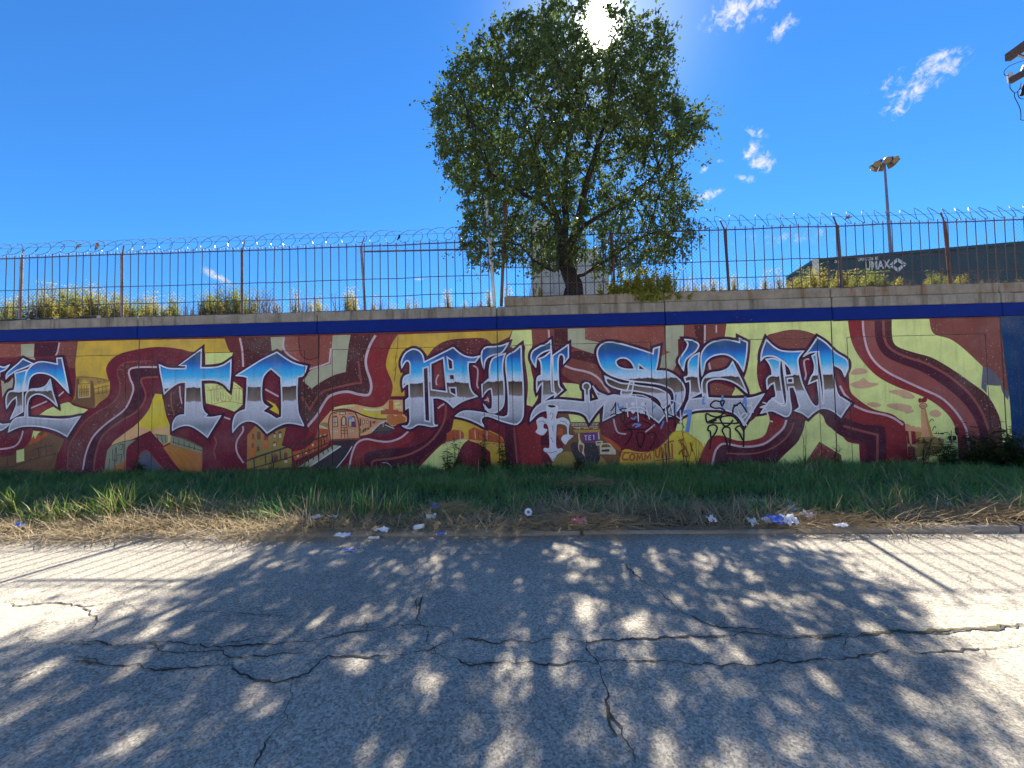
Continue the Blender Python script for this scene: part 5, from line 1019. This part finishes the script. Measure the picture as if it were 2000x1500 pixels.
NAMES = {'gold': ('goldenrod_weed', 'yellow green goldenrod weed'), 'green': ('green_weed', 'bushy green weed'), 'dry': ('dry_weed', 'thin dried brown weed')}
def weed(kind, X, Y, h, where, group):
    k = rw.randrange(4); p = protos[kind][k]; z = upper_z(X, Y)-.03
    key = (kind, k)
    if key in used: o = copy_tree(p, (X, Y, z), rw.uniform(0, 6.28), h)
    else:
        used.add(key); o = p; o.location = (X, Y, z); o.rotation_euler.z = rw.uniform(0, 6.28); o.scale = (h, h, h)
    o.name = NAMES[kind][0]; tag(o, NAMES[kind][1]+' '+where, 'weed', group+' ('+kind+')')
def px_h(px, py, Y):                                   # height a weed needs to reach photo row py
    p = at_Y(px, py, Y); return p.x, p.z
def band(x0, x1, n, top0, top1, kinds, where, group, Y0=9.0, Y1=10.8):
    for i in range(n):
        px = x0+(x1-x0)*(i+rw.random())/n; Y = rw.uniform(Y0, Y1); py = top0+(top1+14-top0)*rw.random()**.8
        X, z = px_h(px, py, Y); h = max(.3, (z-upper_z(X, Y)))/.97
        weed(rw.choice(kinds), X, Y, h, where, group)
band(-40, 110, 17, 562, 590, ['gold', 'green', 'gold'], 'behind the far left of the fence', 'weeds at the far left')
band(90, 240, 24, 548, 575, ['gold', 'gold', 'green'], 'behind the second and third fence posts', 'weeds left of the second post')
band(240, 350, 20, 555, 588, ['green', 'gold'], 'behind the fence just right of the second post', 'weeds right of the second post')
band(335, 430, 17, 562, 592, ['dry', 'gold', 'dry'], 'in the thin patch behind the left fence', 'thin weeds of the left fence')
band(405, 500, 20, 546, 570, ['green', 'green', 'dry'], 'in the dense clump at the third post', 'clump at the third post')
band(500, 700, 31, 548, 592, ['dry', 'dry', 'gold'], 'behind the fence between third and fourth posts', 'weeds between third and fourth posts')
band(700, 960, 37, 548, 598, ['dry', 'dry', 'gold'], 'behind the loose pipe rail', 'weeds behind the pipe rail')
band(985, 1110, 13, 540, 570, ['gold', 'dry'], 'behind the fence left of the trunk', 'weeds left of the trunk')
band(1310, 1420, 17, 515, 545, ['gold', 'dry', 'gold'], 'behind the fence right of the leafy bush', 'weeds right of the bush')
band(1420, 1560, 20, 520, 552, ['dry', 'gold'], 'in the open gap before the container', 'weeds before the container')
band(1555, 1650, 17, 512, 540, ['gold', 'gold', 'green'], 'in front of the container end', 'weeds at the container end', 9.0, 10.2)
band(1650, 1760, 15, 516, 545, ['green', 'green', 'gold'], 'in front of the container letters', 'weeds at the container letters', 9.0, 10.2)
band(1765, 2010, 26, 515, 548, ['green', 'dry', 'gold'], 'in front of the container right half', 'weeds at the container right half', 9.0, 10.2)
# leafy bush spilling over the ledge right of the trunk
M_bush = mat('bush_leaf', (.26, .32, .06), (.60, .56, .11), attr='rnd', rough=.6, transl=.55)
p = at_Y(1268, 585, 8.33); leafy('bush', 'low yellow green leafy bush spilling over the ledge right of the trunk', 'bush', (p.x, 8.34, Z_UT-.02), .52, 70, .60, M_bush, M_stem, .085, .026, 44, 77, None, .7, .3, .3, (.27, .05))
p = at_Y(1215, 585, 8.4); leafy('bush', 'small leafy shoots between the trunk and the larger bush', 'bush', (p.x, 8.42, Z_UT-.02), .34, 22, .8, M_bush, M_stem, .09, .030, 36, 78, None, .7, .3, .1, (.18, .05))
p = at_Y(1280, 605, 8.27); leafy('bush', 'drooping yellow green shoots hanging down the ledge face under the bush', 'bush', (p.x, 8.275, Z_UT-.14), .17, 26, 1.1, M_bush, M_stem, .08, .026, 24, 79, None, .9, .3, .0, (.24, .008))
# weeds at the foot of the wall
def wallweed(px, label, h, nst, sp, seed, ml=None, ll=.16, lw=.026, nl=22, dy=.22, name='wall_weed', cat='weed'):
    X = at_Y(px, 890, D-dy).x; return leafy(name, label, cat, (X, D-dy, verge_z(X, D-dy)-.02), h, nst, sp, ml or M_dark, M_stemd, ll, lw, nl, seed, 'weeds along the wall foot', .35, .3, .5)
wallweed(875, 'dark leafy weed at the wall foot below the letter P', .62, 4, .25, 1)
wallweed(893, 'tall dark weed at the wall foot beside a smaller weed below the P', .88, 3, .12, 2)
wallweed(945, 'dark bushy weed at the wall foot below the letter I', .78, 5, .3, 3)
wallweed(985, 'dense dark weed at the wall foot right below the joint', .66, 6, .22, 4)
wallweed(1075, 'small sprig at the wall foot below the white tag', .4, 3, .4, 5, nl=10)
wallweed(1130, 'short green weed below the painted street scene', .3, 6, .6, 6)
wallweed(1345, 'slender dark seed stalk in front of the yellow writing', .92, 4, .28, 7, ll=.035, lw=.014, nl=34)
wallweed(1362, 'second slender seed stalk right of the yellow writing', .72, 4, .4, 8, ll=.035, lw=.014, nl=26)
wallweed(1300, 'thin bare dry stalks before the bubble writing', .7, 6, .25, 9, M_dry, .03, .006, 8)
wallweed(1570, 'thin branching stalk below the letter N', .95, 3, .2, 10, M_dark, .03, .008, 16)
wallweed(1632, 'dark weed growing up the open wall joint', .5, 3, .1, 11, ll=.08)
wallweed(700, 'tuft of thin grass stalks under the train', .42, 8, .3, 12, M_dry, .05, .006, 6)
wallweed(530, 'thin dry stalks under the painted houses', .5, 8, .3, 13, M_dry, .05, .006, 6)
wallweed(270, 'dark leafy weed below the painted peak left of the T', .42, 6, .5, 14)
wallweed(1800, 'brown dry shrub before the painted fountain', .72, 14, .55, 15, M_dry, .10, .008, 26, .4, 'dry_shrub', 'shrub')
wallweed(1850, 'tangled olive shrub before the painted ribbon end', .62, 14, .8, 16, M_dark, .2, .012, 26, .55, 'shrub', 'shrub')
wallweed(1915, 'dense dark green shrub at the foot of the blue wall end', .88, 18, .62, 17, M_dark, .24, .014, 30, .45, 'shrub', 'shrub')
wallweed(1975, 'dark green shrub at the right edge by the blue wall', .85, 18, .6, 18, M_dark, .24, .014, 30, .55, 'shrub', 'shrub')

# ------------------------------------------------------------------ grass, straw, litter
def blades(name, n, xr, yr, hlen, width, m, seed, lie=.5, density=None, bend=.5, zf=verge_z, sunk=.01):
    rng = np.random.default_rng(seed)
    X = rng.uniform(*xr, n); Y = rng.uniform(*yr, n)
    if density is not None:
        k = rng.random(n) < density(X, Y); X, Y = X[k], Y[k]; n = len(X)
    gx = np.linspace(xr[0], xr[1], 320); gy = np.linspace(yr[0], yr[1], 60)
    G = np.array([[zf(x, y) for x in gx] for y in gy])
    ix = np.clip(((X-xr[0])/(xr[1]-xr[0])*319), 0, 318.99); iy = np.clip(((Y-yr[0])/(yr[1]-yr[0])*59), 0, 58.99)
    i0 = ix.astype(int); j0 = iy.astype(int); fx = ix-i0; fy = iy-j0
    Z = G[j0, i0]*(1-fx)*(1-fy)+G[j0, i0+1]*fx*(1-fy)+G[j0+1, i0]*(1-fx)*fy+G[j0+1, i0+1]*fx*fy-sunk
    cl = np.array([noise.noise(Vector((x*.9, y*1.5, seed))) for x, y in zip(X, Y)])
    cl2 = np.array([noise.noise(Vector((x*2.6, y*3.1, seed+5))) for x, y in zip(X, Y)])
    h = rng.uniform(hlen[0], hlen[1], n)*np.clip(1+.55*cl+.6*cl2, .25, 2); w = rng.uniform(*width, n)
    th = rng.uniform(0, 2*math.pi, n); d = np.c_[np.cos(th), np.sin(th), np.zeros(n)]; sd = np.c_[-np.sin(th), np.cos(th), np.zeros(n)]
    li = np.clip(rng.normal(lie, .28, n), .02, 1.5)
    base = np.c_[X, Y, Z]
    c1, s1 = np.cos(li), np.sin(li); c2, s2 = np.cos(np.minimum(li+bend, 1.62)), np.sin(np.minimum(li+bend, 1.62))
    mid = base+(d*s1[:, None]+np.array([0, 0, 1])*c1[:, None])*(h*.5)[:, None]
    tip = mid+(d*s2[:, None]+np.array([0, 0, 1])*c2[:, None])*(h*.5)[:, None]
    V = np.stack([base-sd*w[:, None], base+sd*w[:, None], mid+sd*w[:, None]*.8, mid-sd*w[:, None]*.8, tip], 1).reshape(-1, 3)
    o = np.arange(n)[:, None]*5
    F3 = np.concatenate([o+np.array([0, 1, 2]), o+np.array([0, 2, 3]), o+np.array([3, 2, 4])])
    a = np.repeat(np.clip(.5+.5*cl+rng.normal(0, .2, n), 0, 1), 5)
    return obj(name, V, F3, m, attr=a)
M_grass = mat('grass_blade', (.085, .24, .075), (.18, .33, .10), attr='rnd', rough=.6, transl=.35)
M_straw = mat('straw_blade', (.36, .27, .15), (.56, .45, .27), attr='rnd', rough=.8, transl=.25)
M_bright = mat('long_grass_blade', (.12, .21, .035), (.25, .33, .06), attr='rnd', rough=.6, transl=.45)
def straw_patch(X, Y):
    return np.array([max(0, min(1, .5+1.6*noise.noise(Vector((x*.55, y*1.1, 40))))) for x, y in zip(X, Y)])
edge = lambda X: 4.98+.20*np.sin(X*1.1)+.14*np.sin(X*2.7+1)+.12*np.sin(X*6.1)+.10*np.sin(X*11.3+2)
tag(blades('grass', 125000, (-13.2, 13.2), (4.72, D-.02), (.13, .27), (.0035, .0065), M_grass, 1, .55,
           lambda X, Y: np.clip((Y-edge(X)+.25)/.35, .04, 1)*(1-.7*straw_patch(X, Y)*np.clip((7.4-Y)/1.5, .15, 1))), 'short dense green grass on the verge below the wall', 'grass', kind='stuff')
def straw_z(x, y):
    k = max(0, min(1, (y-4.2)/.4)); return verge_z(x, max(y, 4.58))*k+road_z(x, y)*(1-k)+.012
tag(blades('straw', 52000, (-12.5, 12.5), (4.16, 5.5), (.14, .42), (.0022, .0042), M_straw, 2, 1.35,
           lambda X, Y: np.clip((edge(X)+.32-Y)/.32, 0, 1)*np.clip((Y-4.20-np.clip((X+3)*.022, 0, .17)-.10*np.abs(np.sin(X*1.3+.5)))/.16, 0, 1), .15, zf=straw_z, sunk=-.012), 'flattened dry straw lying along the kerb', 'straw', kind='stuff')
tag(blades('dry_grass', 16000, (-13, 13), (4.8, D-.05), (.16, .38), (.0022, .004), M_straw, 3, 1.15, lambda X, Y: .12+.88*(straw_patch(X*1.3+9, Y) > .62), .3, sunk=-.03), 'dead grass stalks strewn through the green verge', 'dry grass', kind='stuff')
# strands on the road edge
tag(blades('road_straw', 1600, (-12, 6), (4.12, 4.46), (.08, .25), (.002, .0036), M_straw, 4, 1.48, lambda X, Y: np.clip((Y-4.15)/.3, 0, 1)*(np.sin(X*1.9)*.5+.5), .05, zf=lambda x, y: road_z(x, y), sunk=-.008), 'loose straw strands on the road edge', 'straw', kind='stuff')
# tall tufts in the sun at the left
def tuft(px, py, h, n, label, seed, m=M_bright):
    p = at_Z(px, py, .12); rng = np.random.default_rng(seed); root = thing('grass_tuft', (p.x, p.y, verge_z(p.x, p.y)), label, 'grass tuft', 'tall grass tufts along the kerb')
    for part, frac, mm in (('blades', 1, m), ('dead_blades', .35, M_straw)):
        V = []; Fc = []; A = []
        for k in range(int(n*frac)):
            th = rng.uniform(0, 6.28); ln = rng.uniform(.1, .9); hh = h*rng.uniform(.5, 1.1); b = np.array([p.x+rng.normal(0, .10), p.y+rng.normal(0, .06), verge_z(p.x, p.y)-.02]); w = rng.uniform(.004, .008)
            d = np.array([math.cos(th), math.sin(th), 0]); sd = np.array([-d[1], d[0], 0])
            pts = [b+d*ln*hh*t**1.7*.9+np.array([0, 0, hh*(t-.35*ln*t*t)]) for t in (0, .35, .7, 1)]
            o = len(V); V += [pts[0]-sd*w, pts[0]+sd*w, pts[1]+sd*w, pts[1]-sd*w, pts[2]+sd*w*.7, pts[2]-sd*w*.7, pts[3]]
            Fc += [(o, o+1, o+2), (o, o+2, o+3), (o+3, o+2, o+4), (o+3, o+4, o+5), (o+5, o+4, o+6)]; A += [rng.random()]*7
        obj(part, V, np.array(Fc), mm, root, attr=A)
for i, (px, py, h, n, lb) in enumerate([(15, 1005, .5, 60, 'tall grass tuft at the left picture edge'), (75, 1010, .36, 50, 'low wide grass tuft beside the left edge tuft'), (125, 1012, .42, 60, 'sunlit grass tuft left of the brightest tuft'), (185, 1005, .42, 60, 'leaning grass tuft touching the brightest tuft'), (225, 1008, .58, 80, 'brightest tall sunlit grass tuft on the left'),
                                        (345, 1000, .45, 60, 'sunlit tuft above the exposed kerb piece'), (385, 1000, .40, 50, 'yellowish tuft right of the exposed kerb piece'), (470, 1000, .32, 40, 'small tuft between the kerb piece and the litter'), (640, 1000, .42, 60, 'tuft behind the white paper scraps'), (720, 1000, .50, 60, 'brownish tall tuft left of the blue wrapper'), (780, 1000, .45, 50, 'tuft just left of the blue wrapper'), (1010, 985, .35, 40, 'tuft above the white round lid'), (1480, 1000, .35, 40, 'dark tuft above the litter pile'), (1760, 985, .4, 40, 'tuft in the right straw bank')]):
    tuft(px, py, h, n, lb, 300+i, M_bright if i < 8 else M_grass)
# cut straw heap
def heap(px, py, label, n, seed, rx=.5):
    p = at_Z(px, py, .12); rng = np.random.default_rng(seed); root = thing('straw_heap', (p.x, p.y, verge_z(p.x, p.y)), label, 'straw heap', 'straw heaps on the verge')
    mb = MB()
    for k in range(n):
        a = rng.normal(0, 1, 2); c = Vector((p.x+a[0]*rx*.5, p.y+a[1]*.13, verge_z(p.x, p.y)+.02+.13*math.exp(-(a@a)*.5)*rng.random())); th = rng.uniform(0, 6.28); l = rng.uniform(.08, .22)
        d = Vector((math.cos(th), math.sin(th)*.6, rng.normal(0, .25)))*l; mb.tube([c-d, c+d*.2+Vector((0, 0, .01)), c+d], .0022, 3, False)
    mb.build('stalks', M_straw, root)['kind'] = 'stuff'
heap(880, 1000, 'brown straw heap right of the blue wrapper', 420, 1); heap(1130, 1018, 'flat straw heap around the red wrapper', 380, 2, .9); heap(1620, 1015, 'straw heap right of the litter pile', 420, 3, .8); heap(1940, 1000, 'tall straw bank at the right edge', 420, 4, .7); heap(1150, 940, 'pale mown straw patch high on the verge', 300, 5, .8)

# litter
M_paper = mat('white_paper', (.72, .73, .76), (.6, .61, .65), 30, rough=.7); M_bluep = mat('blue_wrapper', (.05, .12, .55), (.09, .2, .65), 25, rough=.35, spec=.6); M_redp = mat('red_wrapper', (.42, .06, .07), (.55, .25, .25), 25, rough=.4); M_green = mat('green_wrapper', (.10, .28, .26), (.2, .4, .4), 25, rough=.4); M_alu = mat('can_aluminium', (.6, .61, .63), (.5, .5, .52), 20, rough=.3, metal=.9); M_plast = mat('clear_plastic', (.45, .52, .56), (.6, .66, .7), 25, rough=.2, spec=.6)
def crumple(px, py, w, h, m, name, label, cat, seed, m2=None, lift=.04, road_=False):
    p = at_Z(px, py, .0 if road_ else .10); rng = np.random.default_rng(seed); zz = road_z(p.x, p.y) if road_ else verge_z(p.x, p.y)+lift
    root = thing(name, (p.x, p.y, zz), label, cat, 'litter along the kerb'); n = 9
    def sheet_(s, m, nm, dx, k):
        V = []; sd = seed*3.7+k
        for j in range(n):
            for i in range(n):
                u, v = i/(n-1)-.5, j/(n-1)-.5
                q = 1-.28*abs(fbm(u*3, v*3, sd))
                V.append((p.x+dx+u*w*s*q+.012*fbm(v*7, u*7, sd+3), p.y+v*h*s*1.2*q, zz+.004+h*s*(.30+.75*fbm(u*3.5, v*3.5, sd+5, 3)*.6)+.35*h*(v+.5)))
        return obj(nm, V, [(b*n+a, b*n+a+1, (b+1)*n+a+1, (b+1)*n+a) for b in range(n-1) for a in range(n-1)], m, root)
    sheet_(1, m, 'wrap', 0, 0)
    if m2: sheet_(.62, m2, 'printed_patch', w*.25, 2)
def can(px, py, m, label, seed, rot, road_=False, crush=.5):
    p = at_Z(px, py, 0 if road_ else .1); zz = road_z(p.x, p.y) if road_ else verge_z(p.x, p.y)+.03
    root = thing('drink_can', (p.x, p.y, zz), label, 'can', 'litter along the kerb'); ax = Vector((math.cos(rot), math.sin(rot), .05)).normalized(); sd = Vector((-ax.y, ax.x, 0)); r = .033
    def ring(ts, rs, nm, m):
        V = []; K = 14
        for t, q in zip(ts, rs):
            for k in range(K):
                a = 2*math.pi*k/K; dent = 1-crush*.5*max(0, fbm(t*14+seed, math.cos(a)*1.3, seed))
                c = Vector((p.x, p.y, zz+r))+ax*t+sd*math.cos(a)*q*dent+Vector((0, 0, 1))*math.sin(a)*q*dent*(1-crush*.35); V.append(tuple(c))
        return obj(nm, V, [(i*K+k, i*K+(k+1) % K, (i+1)*K+(k+1) % K, (i+1)*K+k) for i in range(len(ts)-1) for k in range(K)]+[tuple(range(K))[::-1], tuple(range((len(ts)-1)*K, len(ts)*K))], m, root, smooth=False)
    ring([-.048, -.03, -.01, .01, .03, .048], [r]*6, 'can_body', m); ring([.0485, .058, .061], [r*.98, r*.82, r*.8], 'can_rim', M_alu); ring([-.061, -.058, -.0485], [r*.78, r*.85, r*.98], 'can_base', M_alu)
crumple(852, 1001, .15, .10, M_bluep, 'food_wrapper', 'bright blue crumpled wrapper in the straw at centre left', 'wrapper', 1, M_paper)
crumple(842, 1016, .12, .06, M_plast, 'plastic_bag', 'greyish clear plastic scrap below the blue wrapper', 'bag', 2)
can(862, 1047, M_bluep, 'flattened blue can lying on the road edge', 3, .1, True, .9)
can(817, 1036, M_paper, 'pale can at the foot of the post shadow', 4, .5, False, .7)
crumple(668, 1046, .18, .05, M_paper, 'paper_scrap', 'white and blue scrap at the straw edge left of the post shadow', 'paper', 5, M_bluep, .02)
crumple(745, 1041, .16, .05, M_paper, 'paper_scrap', 'white scrap just left of the post shadow', 'paper', 6)
crumple(730, 1053, .13, .03, M_paper, 'paper_scrap', 'small flat pale scrap on the road near the post shadow', 'paper', 7, None, 0, True)
crumple(682, 1077, .14, .03, M_bluep, 'paper_scrap', 'flat blue scrap lying alone on the sunlit road', 'paper', 8, M_paper, 0, True)
crumple(618, 1016, .14, .05, M_paper, 'paper_scrap', 'white wrapper left of the scraps near the tuft', 'paper', 9)
crumple(653, 1013, .09, .04, M_paper, 'paper_scrap', 'tiny white scrap right of the white wrapper on the verge', 'paper', 10)
crumple(36, 1028, .12, .06, M_bluep, 'food_wrapper', 'blue and white wrapper at the far left kerb', 'wrapper', 11, M_paper)
crumple(413, 1053, .16, .035, M_paper, 'paper_scrap', 'white flat scrap on the road below the kerb piece', 'paper', 12, None, 0, True)
crumple(520, 982, .10, .05, M_plast, 'plastic_scrap', 'pale blue scrap caught in the grass at left', 'plastic', 13)
# round lid, red wrapper
p = at_Z(1032, 1009, .12); t = thing('cup_lid', (p.x, p.y, verge_z(p.x, p.y)+.08), 'white round cup lid standing up in the straw', 'lid', 'litter along the kerb'); c = Vector((p.x, p.y, verge_z(p.x, p.y)+.11)); ax = Vector((.1, -.85, .5)).normalized()
obj('disc', *tube_vf([c, c+ax*.006], .042, 18), M_paper, t); obj('rim', *tube_vf([c+ax*.0065, c+ax*.012], [.046, .046], 18), M_paper, t); obj('blue_print', *tube_vf([c+ax*.0125, c+ax*.0135], .018, 12), M_bluep, t)
crumple(1130, 1027, .17, .08, M_redp, 'food_wrapper', 'crumpled red and white wrapper in the straw at centre', 'wrapper', 14, M_paper)
crumple(1520, 1022, .20, .13, M_bluep, 'food_wrapper', 'dark blue carton at the middle of the litter pile', 'wrapper', 15, M_paper)
crumple(1541, 1023, .16, .12, M_paper, 'paper_cup_scrap', 'white torn box right of the dark blue carton', 'paper', 16, M_bluep)
crumple(1498, 1020, .09, .09, M_paper, 'paper_scrap', 'white folded scrap left of the dark blue carton', 'paper', 17)
crumple(1548, 1002, .13, .08, M_green, 'food_wrapper', 'green and white wrapper above the litter pile', 'wrapper', 18, M_paper)
crumple(1577, 1014, .10, .12, M_paper, 'paper_scrap', 'upright white scrap right of the litter pile', 'paper', 19)
crumple(1543, 985, .07, .06, M_plast, 'plastic_scrap', 'small pale blue ball above the green wrapper', 'plastic', 20)
crumple(1470, 1020, .10, .10, M_plast, 'plastic_bottle_scrap', 'slanting clear blue strip left of the litter pile', 'plastic', 21)
crumple(1642, 1029, .15, .04, M_paper, 'paper_scrap', 'flat white scrap lying by the shaded kerb right of the pile', 'paper', 22)
crumple(1390, 1018, .09, .09, M_paper, 'paper_scrap', 'torn white scrap alone left of the litter pile', 'paper', 23)
crumple(1470, 978, .10, .05, M_plast, 'plastic_scrap', 'faint pale scrap in the grass above the clear strip', 'plastic', 24); crumple(1490, 980, .06, .05, M_paper, 'paper_scrap', 'tiny pale scrap right of the faint scrap in the grass', 'paper', 25)
crumple(1852, 994, .07, .05, M_paper, 'paper_scrap', 'tiny white scrap in the right straw bank', 'paper', 26); crumple(1727, 1000, .07, .05, M_cable, 'dark_scrap', 'tiny dark scrap in the right straw bank', 'plastic', 27)
# rags caught in the razor wire, debris on the left ledge
def rag(px, py, w, h, m, label, seed):
    root = None; p = at_Y(px, py, FY+.02); root = thing('caught_rag', tuple(p), label, 'rag', 'scraps caught in the razor wire'); n = 8; V = []
    for j in range(n):
        for i in range(n):
            u, v = i/(n-1)-.5, j/(n-1)-.5; V.append((p.x+u*w*(1-.4*(v+.5))+.3*w*fbm(v*2, seed), p.y+.05*fbm(u*4, v*4, seed), p.z+v*h+u*h*.6))
    obj('cloth', V, [(b*n+a, b*n+a+1, (b+1)*n+a+1, (b+1)*n+a) for b in range(n-1) for a in range(n-1)], m, root); obj('shred', *tube_vf([tuple(p), (p.x-.05, p.y, p.z-h*.7), (p.x-.03, p.y, p.z-h)], [.008, .005, .002], 4), m, root)
M_rag = mat('grey_rag', (.34, .27, .25), (.22, .18, .17), 25)
rag(152, 481, .17, .07, M_rag, 'ragged grey scrap in the left razor wire', 1); rag(189, 481, .12, .13, M_rag, 'hanging brown scrap right of the ragged grey scrap', 2); rag(1656, 424, .14, .07, M_rag, 'grey scrap caught in the right razor wire', 3); rag(779, 463, .07, .09, M_cable, 'small black scrap in the razor wire over the pipe rail', 4)
for k, (x0, y0, x1, y1, r) in enumerate([(0, 622, 55, 616, .03), (70, 618, 108, 616, .035), (160, 612, 192, 611, .045)]):
    a, b = at_Y(x0, y0, 8.42), at_Y(x1, y1, 8.42); a.z = b.z = Z_LT+r*.9
    t = thing('ledge_debris', tuple(a), ['dark pipe lying on the ledge at the far left', 'short dark pipe piece on the left ledge', 'dark bundle on the ledge left of the second post'][k], 'pipe')
    obj('tube', *tube_vf([a, a.lerp(b, .5)+Vector((0, .01, .006)), b], r, 8), M_stemd, t); obj('end_ring', *tube_vf([b, b+(b-a).normalized()*.02], r*1.15, 8), M_mast, t)
for k in protos:
    for i, p in enumerate(protos[k]):
        if (k, i) not in used:
            for ch in list(p.children): bpy.data.objects.remove(ch)
            bpy.data.objects.remove(p)
# tell the weeds of one stretch apart by their order along the fence
ORD = 'first second third fourth fifth sixth seventh eighth ninth tenth eleventh twelfth thirteenth fourteenth fifteenth sixteenth seventeenth eighteenth nineteenth twentieth twenty-first twenty-second twenty-third twenty-fourth twenty-fifth twenty-sixth twenty-seventh twenty-eighth twenty-ninth thirtieth'.split()
rows = {}
for o in scene.objects:
    if o.parent is None and o.get('category') == 'weed' and str(o.get('group', '')).startswith(('weeds', 'thin weeds', 'clump')) and o.name.split('.')[0] in ('goldenrod_weed', 'green_weed', 'dry_weed'):
        rows.setdefault(o['group'], []).append(o)
for g, L_ in rows.items():
    L_.sort(key=lambda o: math.atan2(o.location.x, o.location.y))
    if len(L_) > 1:
        for i, o in enumerate(L_): o['label'] = o['label']+', '+(ORD[i]+' from left' if i < 30 else 'rightmost ones')
